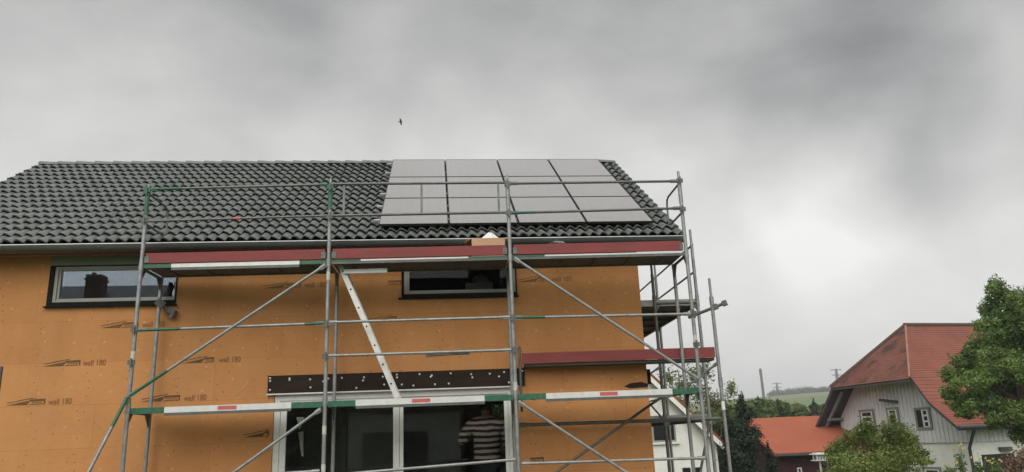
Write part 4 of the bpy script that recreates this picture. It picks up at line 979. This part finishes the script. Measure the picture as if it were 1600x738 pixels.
mb = MB(); mb.prism([(e0[0]+.5, OY+.7, -6), (e0[0]+.5, OYr+5, -6), (e0[0]+.5, OYr+5, ezl-.1), (e0[0]+.5, OYr, rzl-.3), (e0[0]+.5, OY+.7, ezl-.1)], (e1[0]-e0[0]-1, 0, 0)); mb.build('wall', M['redwood'], shed, world=True)
mb = MB(); mb.box((e0[0]+.05, OY-.13, ezl-.16), (e1[0], OY-.01, ezl-.03)); mb.build('gutter', M['darkwood'], shed, world=True)
simple_window(shed, at(1245, 731, OY+.7), at(1254, 745, OY+.7), OY+.7, 1)
# small house with pale chimney beyond
cy_ = 60; c0, c1 = at(1180, 664, cy_), at(1206, 655, cy_)
sh = thing('far_house', 'small far house with brown roof and pale chimney left of the orange roof', 'house', (c0[0], cy_, 0))
mb = MB(); mb.box((c0[0]-.6, cy_, -6), (c1[0]-.2, cy_+6, c0[2]-.4)); mb.build('wall', M['brick'], sh, world=True)
mb = MB(); mb.prism([(c0[0]-1, cy_-.4, c0[2]-.4), (c0[0]-1, cy_+6.4, c0[2]-.4), (c0[0]-1, cy_+3, c1[2]+.6)], (c1[0]-c0[0]+1.2, 0, 0)); r_ = mb.build('roof', M['bark'], sh, world=True)
q = at(1197, 648, cy_+2.4); mb = MB(); mb.box((q[0]-.3, cy_+2, q[2]-1.6), (q[0]+.3, cy_+2.7, q[2]-.12)); mb.box((q[0]-.45, cy_+1.85, q[2]-.12), (q[0]+.45, cy_+2.85, q[2]+.12)); mb.build('chimney', M['plaster'], r_, world=True)

# ------------------------------------------------------------------ trees and shrubs
def tree(name, label, cat, Y, base_px, clump_px, n, size, leaf, r0=.16, sy=1.0, seed=1, trunk_lean=(0, 0), group=None, twigs=None, **kw):
    bx_ = at(base_px[0], base_px[1], Y); base = (bx_[0], Y, hill(bx_[0], Y)-.02)
    sub = kw.pop('sub', 0); r2_ = random.Random(seed+500); extra = []
    for x_, y_, a_, b_ in clump_px:
        for _ in range(sub):
            t_ = r2_.uniform(0, 6.28); k_ = r2_.uniform(.7, 1.15); q_ = r2_.uniform(.28, .5); extra.append((x_+math.cos(t_)*a_*k_, y_+math.sin(t_)*b_*k_, a_*q_, a_*q_*r2_.uniform(.7, 1.2)))
    t = thing(name, label, cat, base, group=group); C_ = px_clumps(clump_px, Y, base, sy, seed)+px_clumps(extra, Y, base, sy*1.3, seed+1)
    top = max(c[2] for c in C_); rr = random.Random(seed)
    if kw.pop('low_trunk', False): top *= .62
    tr = [(0, 0, 0), (trunk_lean[0]*.3+rr.uniform(-.05, .05), 0, top*.35), (trunk_lean[0]*.7, trunk_lean[1]*.5, top*.7), (trunk_lean[0], trunk_lean[1], top*1.0)]
    limbs('trunk', t, tr, C_, r0, seed, nbr=twigs); leaves('crown', C_, n, size, LF[leaf], t, seed, **kw); return t
tree('maple_tree', 'large leafy green tree at the right edge before the red farmhouse roof', 'tree', 20.0, (1620, 738),
     [(1557, 446, 9, 13), (1563, 462, 18, 15), (1548, 482, 16, 13), (1592, 474, 18, 18), (1574, 498, 26, 18), (1540, 508, 16, 12), (1606, 505, 26, 20), (1550, 532, 26, 17), (1521, 545, 14, 10), (1590, 540, 28, 20), (1505, 565, 18, 12), (1540, 562, 26, 17), (1580, 572, 28, 20), (1610, 565, 26, 22), (1486, 586, 14, 11), (1520, 594, 24, 16), (1560, 603, 28, 18), (1600, 610, 28, 22), (1484, 612, 13, 9), (1505, 625, 22, 12), (1545, 634, 26, 14), (1585, 645, 24, 16), (1510, 645, 14, 8), (1560, 655, 18, 9), (1615, 650, 26, 20), (1640, 560, 44, 50), (1635, 480, 26, 32), (1594, 678, 14, 14)], 95000, .055, 'maple', r0=.22, sy=1.6, seed=11, shell=.85, jitter=.07, low_trunk=True, twigs=9, sub=3)
tree('garden_bush', 'light green spreading garden bush in front of the pale farmhouse gable', 'bush', 14.0, (1360, 760),
     [(1395, 672, 22, 16), (1360, 685, 28, 16), (1410, 690, 24, 16), (1330, 690, 22, 12), (1380, 705, 38, 20), (1320, 710, 28, 14), (1340, 728, 42, 22), (1400, 722, 34, 20), (1430, 715, 20, 10), (1395, 745, 44, 22), (1330, 750, 40, 22), (1395, 655, 4, 10), (1381, 668, 3, 9), (1408, 668, 4, 9), (1352, 668, 4, 11), (1338, 674, 3, 9), (1366, 670, 3, 10), (1310, 694, 6, 7), (1298, 705, 8, 6), (1428, 692, 8, 6), (1440, 706, 10, 5), (1448, 722, 9, 5), (1322, 682, 4, 9), (1420, 678, 6, 7)], 34000, .036, 'bush', r0=.06, sy=.8, seed=5, shell=.85, jitter=.16, droop=.3, sub=2, twigs=12)
def thuja(label, Y, x, ytop, w, n, seed, leaf='thuja', group='dark columnar conifers beside the white house'):
    b0 = at(x, 738, Y); base = (b0[0], Y, hill(b0[0], Y)-.02); zt = at(x, ytop, Y)[2]-base[2]; k = np.linalg.norm(b0-CP)/CF
    t = thing('columnar_conifer', label, 'conifer', base, group=group); rr = random.Random(seed); C_ = []
    for i in range(26):
        f = i/25; r = w*k*(.62+.5*math.sin(math.pi*min(1, .15+.8*f)))*(1-f**4.0*.75)*.68; a = rr.uniform(0, 6.28); z = zt*(.04+.94*f)
        C_.append((math.cos(a)*r*.5, math.sin(a)*r*.5, z, r*.8, r*.8, max(.22, zt*.07)))
    limbs('trunk', t, [(0, 0, 0), (0, 0, zt*.5), (0, 0, zt*.96)], C_, .09, seed, nbr=6); leaves('crown', C_, n, .06, LF[leaf], t, seed, shell=.5, aspect=.35, droop=-1.2, jitter=.16)
thuja('tallest dark columnar conifer left of the orange roof', 20, 1172, 618, 27, 13000, 2); thuja('dark narrow conifer between the white house and the tallest conifer', 21, 1146, 640, 18, 7000, 3)
thuja('short dark conifer at the foot of the orange roof', 21.5, 1204, 694, 12, 3000, 4)
thuja('low dark conifer behind the right wall of the white house', 26, 1128, 672, 16, 4000, 8)
# thin feathery trees behind the white house
tree('young_tree', 'sparse feathery young tree rising behind the white house roof', 'tree', 32.0, (1075, 738), [(1045, 590, 14, 16), (1068, 602, 18, 20), (1085, 585, 14, 18), (1102, 580, 12, 18), (1060, 630, 22, 18), (1095, 615, 18, 18), (1110, 630, 18, 18)], 2600, .085, 'pale', r0=.09, sy=1, seed=21, shell=.95, jitter=.3)
tree('young_tree', 'sparse young tree between the right scaffold posts and the conifers', 'tree', 33.0, (1134, 738), [(1143, 608, 9, 14), (1128, 632, 14, 16), (1146, 640, 12, 16)], 900, .085, 'pale', r0=.07, sy=1, seed=22, shell=.95, jitter=.3)
gr = 'green trees in the middle distance'
mids = [(1105, 655, 30, 26, 40, 'mid', 'leafy green tree just right of the white house roof'), (1138, 650, 22, 22, 44, 'mid', 'green tree behind the narrow conifer'), (1188, 640, 24, 22, 62, 'mid', 'green tree behind the tallest conifer, its crown showing to the right'), (1215, 632, 20, 16, 75, 'mid', 'round green tree behind the ridge of the orange roof'), (1252, 640, 20, 11, 80, 'pale', 'pale green tree above the middle of the orange roof'), (1282, 640, 16, 12, 76, 'far', 'dull green tree left of the farmhouse eaves'), (1075, 660, 26, 20, 42, 'mid', 'green tree directly behind the white house ridge')]
for i, (x, y, rx_, ry_, Y, lf, lab) in enumerate(mids):
    rr = random.Random(40+i); cl = [(x+rr.uniform(-.7, .7)*rx_, y+rr.uniform(-.3, .9)*ry_, rx_*rr.uniform(.35, .6), ry_*rr.uniform(.35, .6)) for _ in range(9)]
    tree('broadleaf_tree', lab, 'tree', Y, (x, 738), cl, 11000, .10 if Y < 60 else .16, lf, r0=.2, sy=2, seed=40+i, group=gr, shell=.8)
def spruce(label, Y, x, ytop, w, n, seed, gp='spruces in the middle distance'):
    b0 = at(x, 690, Y); base = (b0[0], Y, hill(b0[0], Y)); zt = at(x, ytop, Y)[2]-base[2]; k = np.linalg.norm(b0-CP)/CF; C_ = []; rr = random.Random(seed)
    t = thing('spruce_tree', label, 'spruce', base, group=gp)
    for i in range(22):
        f = i/21; r = w*k*(1-f)*.95+.08
        for q in range(4): a = rr.uniform(0, 6.28); C_.append((math.cos(a)*r*.6, math.sin(a)*r*.6, zt*(.12+.87*f)-r*.12, r*.55, r*.55, zt*.025+.05))
    limbs('trunk', t, [(0, 0, 0), (0, 0, zt*.5), (0, 0, zt)], C_[:8], .14, seed); leaves('crown', C_, n, .16, LF['spruce'], t, seed, shell=.6, aspect=.3, droop=.6)
spruce('slim dark spruce rising behind the orange roof', 70, 1223, 626, 7, 2600, 5); spruce('broad dark spruce touching the farmhouse eaves', 66, 1280, 622, 16, 3600, 6)
# yellow flowering stems and a brownish shrub low at the right
def flower(x, y, Y, seed, lab):
    rr = random.Random(seed); b = at(x, 738, Y); base = (b[0], Y, 0); zt = at(x, y, Y)[2]; t = thing('flowering_plant', lab, 'plant', base, group='yellow flowering stems before the farmhouse'); mb = MB(); C_ = []
    for k in range(6):
        a = rr.uniform(0, 6.28); q = Vector((math.cos(a)*.28*rr.random(), math.sin(a)*.2, zt*rr.uniform(.75, 1))); mb.path([(0, 0, 0), (q.x*.4, q.y*.4, q.z*.55), q], [.008, .006, .004], 5); C_.append((q.x, q.y, q.z, .035, .035, .03))
    mb.build('stem', M['stem'], t); leaves('flower_heads', C_, 130, .016, LF['yellow'], t, seed, shell=.9)
    leaves('leaf_tuft', [(0, 0, zt*.4, .16, .14, zt*.35)], 260, .04, LF['mid'], t, seed+50, shell=.95)
M['stem'] = mat('green_stem', (.08, .13, .04), rough=.7)
flower(1503, 693, 11.5, 1, 'yellow flowering stem standing nearest the farmhouse downpipe'); flower(1530, 712, 11, 2, 'yellow flowering stem left of the dark garage opening'); flower(1556, 716, 11.4, 3, 'yellow flowering stem in front of the dark garage opening'); flower(1484, 722, 11.2, 4, 'short yellow flowering stem beside the light green bush')
tree('brown_shrub', 'brownish shrub at the lower right corner below the large tree', 'shrub', 12.0, (1600, 800), [(1588, 722, 18, 14), (1605, 715, 18, 16), (1580, 742, 22, 16), (1615, 745, 25, 20)], 3000, .04, 'brown', r0=.04, sy=.3, seed=31, shell=.8)
# bird feeder
fy = 15.0; f0, f1 = at(1269, 710, fy), at(1290, 710, fy); fc = (f0[0]+f1[0])/2
bf = thing('bird_feeder', 'small white roofed bird feeder on a pole beside the light green bush', 'bird feeder', (fc, fy, hill(fc, fy))); zt = f0[2]; w = (f1[0]-f0[0])/2
mb = MB(); mb.box((fc-w, fy-w, zt-.02), (fc+w, fy+w, zt+.012)); mb.box((fc-w*.7, fy-w*.7, zt+.013), (fc+w*.7, fy+w*.7, zt+.04)); mb.build('feeder_roof', M['whiteframe'], bf, world=True)
mb = MB(); 
for sx in (-.6, -.2, .2, .6):
    for sy_ in (-.6, .6): mb.box((fc+sx*w-.02, fy+sy_*w-.02, zt-.19), (fc+sx*w+.02, fy+sy_*w+.02, zt-.021))
mb.build('feeder_cage', M['siding'], bf, world=True); mb = MB(); mb.box((fc-w*.95, fy-w*.9, zt-.215), (fc+w*.8, fy+w*.9, zt-.191)); mb.build('feeder_tray', M['siding'], bf, world=True)
mb = MB(); mb.tube((fc, fy, hill(fc, fy)-.05), (fc, fy, zt-.216), .035); mb.build('pole', M['whiteframe'], bf, world=True)

# ------------------------------------------------------------------ far hill: wood edge, masts
def hz_at(x, D): p = dist(x, 650, D); return p[0], p[1], hill(p[0], p[1])
mb_cl = []
for i in range(70):
    x = 1205+i*1.45; D = 905+random.uniform(-20, 25); X, Y, Z = hz_at(x, D); hh = random.uniform(3, 6.5); mb_cl.append((X, Y, Z+hh*.5, hh*.8, hh*.8, hh*.8))
for i in range(40):
    x = 1110+i*5.2; D = 330+random.uniform(-30, 60); X, Y, Z = hz_at(x, D); hh = random.uniform(2, 4); mb_cl.append((X, Y, Z+hh*.5, hh, hh, hh*.8))
o = leaves('distant_wood', mb_cl, 14000, .8, LF['far'], None, 77, shell=.6); tag(o, 'dark strip of far wood along the crest of the green hill', 'wood', kind='stuff')
def lattice(mb, c, w0, w1, h, n, r):
    X, Y, Z = c; L = lambda sx, sy, t: (X+sx*(w0+(w1-w0)*t)/2, Y+sy*(w0+(w1-w0)*t)/2, Z+h*t)
    for sx in (-1, 1):
        for sy in (-1, 1): mb.tube(L(sx, sy, 0), L(sx, sy, 1), r, n=5)
    for k in range(n):
        t0, t1 = k/n, (k+1)/n
        for s in (-1, 1): mb.tube(L(-1, s, t0), L(1, s, t1), r*.6, n=4); mb.tube(L(s, -1, t0), L(s, 1, t1), r*.6, n=4); mb.tube(L(-1, s, t1), L(1, s, t1), r*.5, n=4)
X, Y, Z = hz_at(1197, 640); Ht = dist(1190, 576, 640)[2]-Z
tw = thing('radio_mast', 'tall grey lattice radio mast on the far hill', 'mast', (X, Y, Z)); mb = MB(); lattice(mb, (X, Y, Z-1), 1.35, .95, Ht+1, 24, .30); mb.build('mast_frame', M['midsteel'], tw, world=True)
mb = MB()
for k in range(5): a = k*1.256; mb.box((X+math.cos(a)*.75-.3, Y+math.sin(a)*.9-.3, Z+Ht-5), (X+math.cos(a)*.75+.3, Y+math.sin(a)*.9+.3, Z+Ht-1))
mb.build('antenna', M['midsteel'], tw, world=True)
def pylon(x, ytop, D, lab, wd):
    X, Y, Z = hz_at(x, D); Ht = dist(x, ytop, D)[2]-Z; t = thing('pylon', lab, 'pylon', (X, Y, Z), group='power pylons on the far hill'); mb = MB(); lattice(mb, (X, Y, Z-1), 3.2, 1.0, Ht+1, 9, .34); mb.build('tower', M['midsteel'], t, world=True)
    mb = MB()
    for f, w in ((.96, wd), (.72, wd*.85)): mb.beam((X-w, Y, Z+Ht*f), (X+w, Y, Z+Ht*f), .9, .8)
    mb.build('cross_arm', M['midsteel'], t, world=True)
pylon(1220, 598, 980, 'left of the two power pylons on the far hill crest', 5.6); pylon(1317, 576, 820, 'power pylon beside the steep edge of the farmhouse roof', 5.4)

hm = bpy.data.materials.new('thin_air_haze'); hm.use_nodes = True; ht = hm.node_tree; ht.nodes.clear(); ho = nd(ht, 'ShaderNodeOutputMaterial'); hp = nd(ht, 'ShaderNodeVolumePrincipled')
hp.inputs['Color'].default_value = (.9, .93, .96, 1); hp.inputs['Density'].default_value = .00055; hp.inputs['Anisotropy'].default_value = .2; ht.links.new(hp.outputs[0], ho.inputs['Volume'])
mb = MB(); mb.box((-2900, -2900, -8), (2900, 2900, 82)); tag(mb.build('haze', hm, None), 'thin pale haze in the air over the fields', 'haze', kind='stuff')
# ------------------------------------------------------------------ bird
bp_ = dist(626, 190.5, 42); bird = thing('bird', 'small dark bird banking in flight high in the cloudy sky', 'bird', bp_)
bird.rotation_euler = (R(8), R(-14), R(62))
mb = MB(); mb.path([(0, -.13, 0), (0, -.08, .0), (0, .02, .0), (0, .10, .0), (0, .16, 0)], [.012, .032, .038, .022, .004], 8); mb.build('body', M['feather'], bird, smooth=True)
for s in (-1, 1):
    mb = MB(); k = s; mb.prism([(0, -.05, k*.02), (-.04*k, -.07, k*.12), (-.07*k, .02, k*.22), (-.05*k, .04, k*.12), (0, .06, k*.02)], (.012, 0, 0)); mb.build('wing', M['feather'], bird)
mb = MB(); mb.prism([(0, .13, .0), (-.03, .22, .012), (.03, .22, -.012)], (0, 0, .006)); mb.build('tail', M['feather'], bird)

# ------------------------------------------------------------------ what stands behind the viewer (seen in the glass)
oh = thing('opposite_house', 'house with dark roof and chimney mirrored in the upper left window', 'house', (-14, -20, 0))
mb = MB(); mb.box((-20, -30, -.2), (-8.4, -20.4, 6.0)); mb.build('wall', M['plaster'], oh, world=True)
mb = MB(); mb.prism([(-20.5, -19.9, 5.7), (-20.5, -30.5, 5.7), (-20.5, -25.2, 9.42)], (12.5, 0, 0)); rf_ = mb.build('roof', M['tile'], oh, world=True)
mb = MB(); mb.box((-11.3, -24.6, 8.0), (-10.6, -23.9, 9.70)); mb.box((-11.36, -24.66, 9.45), (-10.54, -23.84, 9.52)); mb.tube((-11.1, -24.25, 9.6), (-11.1, -24.25, 9.85), .1); mb.build('chimney', M['brick'], rf_, world=True)
for k, x in enumerate((-6.5, -1.5, 3.5, 8.5, 13.5)):
    C_ = [(random.uniform(-2.7, 2.7), random.uniform(-1, 1), random.uniform(.6, 6.0), 1.7, 1.5, 1.4) for _ in range(22)]
    t = thing('garden_tree', ['dense green tree mirrored at the left edge of the door glass', 'dense green tree mirrored in the left door pane', 'dense green tree mirrored beside the middle door post', 'dense green tree mirrored in the right door pane', 'dense green tree standing farthest right behind the viewer'][k], 'tree', (x, -27, 0), group='trees mirrored in the glass'); limbs('trunk', t, [(0, 0, 0), (0, 0, 2), (0, 0, 4)], C_, .18, 60+k); leaves('crown', C_, 15000, .26, LF['hedge'], t, 60+k, shell=.9)
gg = thing('garage', 'pale grey garage of upright boards mirrored in the door glass', 'garage', (3.2, -21, 0))
mb = MB(); mb.box((.9, -26.5, -.2), (5.6, -21, 3.0)); mb.build('wall', M['siding'], gg, world=True)
mb = MB(); mb.prism([(.7, -20.7, 2.95), (.7, -26.8, 2.95), (.7, -23.75, 3.9)], (5.1, 0, 0)); mb.build('roof', M['tile'], gg, world=True)
mb = MB(); mb.box((1.5, -20.99, 0), (4.2, -20.94, 2.1)); mb.build('garage_door', M['zinc'], gg, world=True)
# shrub behind the house, seen through the room
q = HW((bw[0]+bw[1])/2, BV+2.6, 0); C_ = [(random.uniform(-1, 1), random.uniform(-.5, .5), random.uniform(.3, 3.4), .7, .6, .6) for _ in range(14)]
t = thing('back_shrub', 'bright green shrub seen through the room beyond the glass door', 'shrub', q); limbs('trunk', t, [(0, 0, 0), (0, 0, 1.5), (0, 0, 3)], C_, .07, 71); leaves('crown', C_, 6000, .07, LF['bush'], t, 71)
mb = MB(); frame_ring(mb, bw[0]+.002, bw[1]-.002, bw[2]+.002, bw[3]-.002, .06, BV-.2, BV-.12); mb.box((bw[0]+.06, BV-.19, bw[2]+.5), (bw[1]-.06, BV-.13, bw[2]+.54)); w_ = mb.build('window', M['darkwood'], house)
mb = MB(); frame_ring(mb, fill_bw[0]+.002, fill_bw[1]-.002, fill_bw[2]+.002, fill_bw[3]-.002, .07, BV-.2, BV-.12); fill_w_ = mb.build('window', M['whiteframe'], house)  # frame of the unseen rear window added to light the room
mb = MB(); mb.box((fill_bw[0]+.06, BV-.17, fill_bw[2]+.06), (fill_bw[1]-.06, BV-.165, fill_bw[3]-.06)); mb.build('pane', M['doorglass'], fill_w_)
mb = MB(); mb.box((bw[0]+.06, BV-.17, bw[2]+.06), (bw[1]-.06, BV-.165, bw[3]-.06)); mb.build('pane', M['doorglass'], w_)

# ------------------------------------------------------------------ sky and light
SUN_EL, SUN_AZ = R(38), R(195)            # azimuth from +Y clockwise: behind the viewer, a little to the left
world = bpy.data.worlds.new('World'); sc.world = world; world.use_nodes = True; nt = world.node_tree; nt.nodes.clear()
out = nd(nt, 'ShaderNodeOutputWorld'); bg = nd(nt, 'ShaderNodeBackground'); bg.inputs['Strength'].default_value = .1
sky = nd(nt, 'ShaderNodeTexSky', sky_type='NISHITA'); sky.sun_disc = False; sky.sun_elevation = SUN_EL; sky.sun_rotation = SUN_AZ
tc = nd(nt, 'ShaderNodeTexCoord'); sp = nd(nt, 'ShaderNodeSeparateXYZ'); nt.links.new(tc.outputs['Generated'], sp.inputs[0])
def mth(op, a, b=None, c=None):
    n = nd(nt, 'ShaderNodeMath', operation=op)
    for i, v in enumerate((a, b, c)):
        if v is None: continue
        if isinstance(v, (int, float)): n.inputs[i].default_value = v
        else: nt.links.new(v, n.inputs[i])
    return n.outputs[0]
def cloudnoise(scale, loc, detail, rough, dist_):
    mp = nd(nt, 'ShaderNodeMapping'); mp.inputs['Location'].default_value = loc; mp.inputs['Scale'].default_value = scale; nt.links.new(tc.outputs['Generated'], mp.inputs[0])
    n = nd(nt, 'ShaderNodeTexNoise'); n.inputs['Scale'].default_value = 1; n.inputs['Detail'].default_value = detail; n.inputs['Roughness'].default_value = rough; n.inputs['Distortion'].default_value = dist_
    nt.links.new(mp.outputs[0], n.inputs['Vector']); return n.outputs['Fac']
n1 = cloudnoise((2.6, 2.6, 4.2), (3.1, .7, 0), 5, .5, .6); n2 = cloudnoise((6, 6, 11), (2.3, 4.2, 2.6), 7, .55, .3)
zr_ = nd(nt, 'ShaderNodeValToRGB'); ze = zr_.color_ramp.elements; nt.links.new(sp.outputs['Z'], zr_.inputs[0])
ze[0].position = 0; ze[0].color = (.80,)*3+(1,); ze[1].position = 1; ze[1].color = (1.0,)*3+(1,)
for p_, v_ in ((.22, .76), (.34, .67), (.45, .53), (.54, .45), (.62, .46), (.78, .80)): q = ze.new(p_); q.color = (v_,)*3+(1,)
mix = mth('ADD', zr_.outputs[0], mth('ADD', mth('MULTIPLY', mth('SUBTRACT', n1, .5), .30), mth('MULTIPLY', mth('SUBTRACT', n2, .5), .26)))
# large cloud banks, each lying in its own direction of the sky; their edges are broken up by the noise
wob = nd(nt, 'ShaderNodeTexNoise'); wob.inputs['Scale'].default_value = 5; wob.inputs['Detail'].default_value = 4; nt.links.new(tc.outputs['Generated'], wob.inputs['Vector'])
wv = nd(nt, 'ShaderNodeVectorMath', operation='SUBTRACT'); nt.links.new(wob.outputs['Color'], wv.inputs[0]); wv.inputs[1].default_value = (.5, .5, .5)
wsx = nd(nt, 'ShaderNodeVectorMath', operation='SCALE'); nt.links.new(wv.outputs[0], wsx.inputs[0]); wsx.inputs['Scale'].default_value = .13
wad = nd(nt, 'ShaderNodeVectorMath', operation='ADD'); nt.links.new(wsx.outputs[0], wad.inputs[0]); nt.links.new(tc.outputs['Generated'], wad.inputs[1])
wn_ = nd(nt, 'ShaderNodeVectorMath', operation='NORMALIZE'); nt.links.new(wad.outputs[0], wn_.inputs[0])
def bank(x, y, rad, amt):
    d = Vector(ray(x, y)).normalized(); dt = nd(nt, 'ShaderNodeVectorMath', operation='DOT_PRODUCT'); nt.links.new(wn_.outputs[0], dt.inputs[0]); dt.inputs[1].default_value = d
    c0 = math.cos(rad); mr = nd(nt, 'ShaderNodeMapRange', interpolation_type='SMOOTHSTEP'); mr.inputs['From Min'].default_value = c0; mr.inputs['From Max'].default_value = 1-(1-c0)*.25; mr.inputs['To Min'].default_value = 0; mr.inputs['To Max'].default_value = amt; nt.links.new(dt.outputs['Value'], mr.inputs['Value']); return mr.outputs[0]
BANKS = [(1330, 170, R(10), -.11), (1170, 210, R(6.5), -.09), (1560, 262, R(8), -.08), (1440, 215, R(8), -.06), (1480, 120, R(10), -.06), (1150, 60, R(12), -.03), (760, 110, R(8), -.05), (1545, 165, R(4), .05), (1290, 310, R(7), .09), (1430, 370, R(11), .11), (190, 130, R(8), .05), (720, 215, R(6), .06), (1150, 360, R(10), .07), (500, 60, R(14), .02), (380, 20, R(8), -.04)]
for b_ in BANKS: mix = mth('ADD', mix, bank(*b_))
ramp = nd(nt, 'ShaderNodeValToRGB'); e = ramp.color_ramp.elements
e[0].position = 0; e[0].color = (0, 0, 0, 1); e[1].position = 1; e[1].color = (1.0, .99, .965, 1)
q = e.new(.35); q.color = (.348, .35, .352, 1); q = e.new(.6); q.color = (.60, .60, .585, 1)
nt.links.new(mix, ramp.inputs[0])
# an overcast sky is brightest high up and on the side of the hidden sun
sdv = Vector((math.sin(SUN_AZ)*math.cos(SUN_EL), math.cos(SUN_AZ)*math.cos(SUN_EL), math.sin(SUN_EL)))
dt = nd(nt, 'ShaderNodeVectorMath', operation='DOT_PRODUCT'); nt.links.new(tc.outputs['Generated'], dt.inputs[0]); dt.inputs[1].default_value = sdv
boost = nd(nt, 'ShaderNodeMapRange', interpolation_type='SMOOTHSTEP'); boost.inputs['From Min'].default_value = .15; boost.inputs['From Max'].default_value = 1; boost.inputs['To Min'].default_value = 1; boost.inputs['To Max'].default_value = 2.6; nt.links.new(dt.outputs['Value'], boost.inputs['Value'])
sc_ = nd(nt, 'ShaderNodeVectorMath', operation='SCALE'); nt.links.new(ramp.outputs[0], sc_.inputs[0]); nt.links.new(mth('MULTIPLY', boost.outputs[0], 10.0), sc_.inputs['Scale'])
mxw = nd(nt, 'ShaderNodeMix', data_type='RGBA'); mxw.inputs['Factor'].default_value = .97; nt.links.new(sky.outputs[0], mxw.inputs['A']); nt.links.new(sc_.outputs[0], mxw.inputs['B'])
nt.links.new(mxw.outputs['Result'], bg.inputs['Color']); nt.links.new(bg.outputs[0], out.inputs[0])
sl_ = bpy.data.lights.new('sun', 'SUN'); sl_.energy = 1.4; sl_.angle = R(40); sl_.color = (1, .96, .9); so = bpy.data.objects.new('sun', sl_); col.objects.link(so)
so.rotation_euler = (-sdv).to_track_quat('-Z', 'Y').to_euler(); so.location = (0, -20, 30)
vs = sc.view_settings; vs.view_transform = 'Standard'; vs.look = 'None'; vs.gamma = 1; vs.exposure = 0.0; vs.use_curve_mapping = False
sc.render.engine = 'CYCLES'; sc.cycles.max_bounces = 8; sc.cycles.transparent_max_bounces = 16
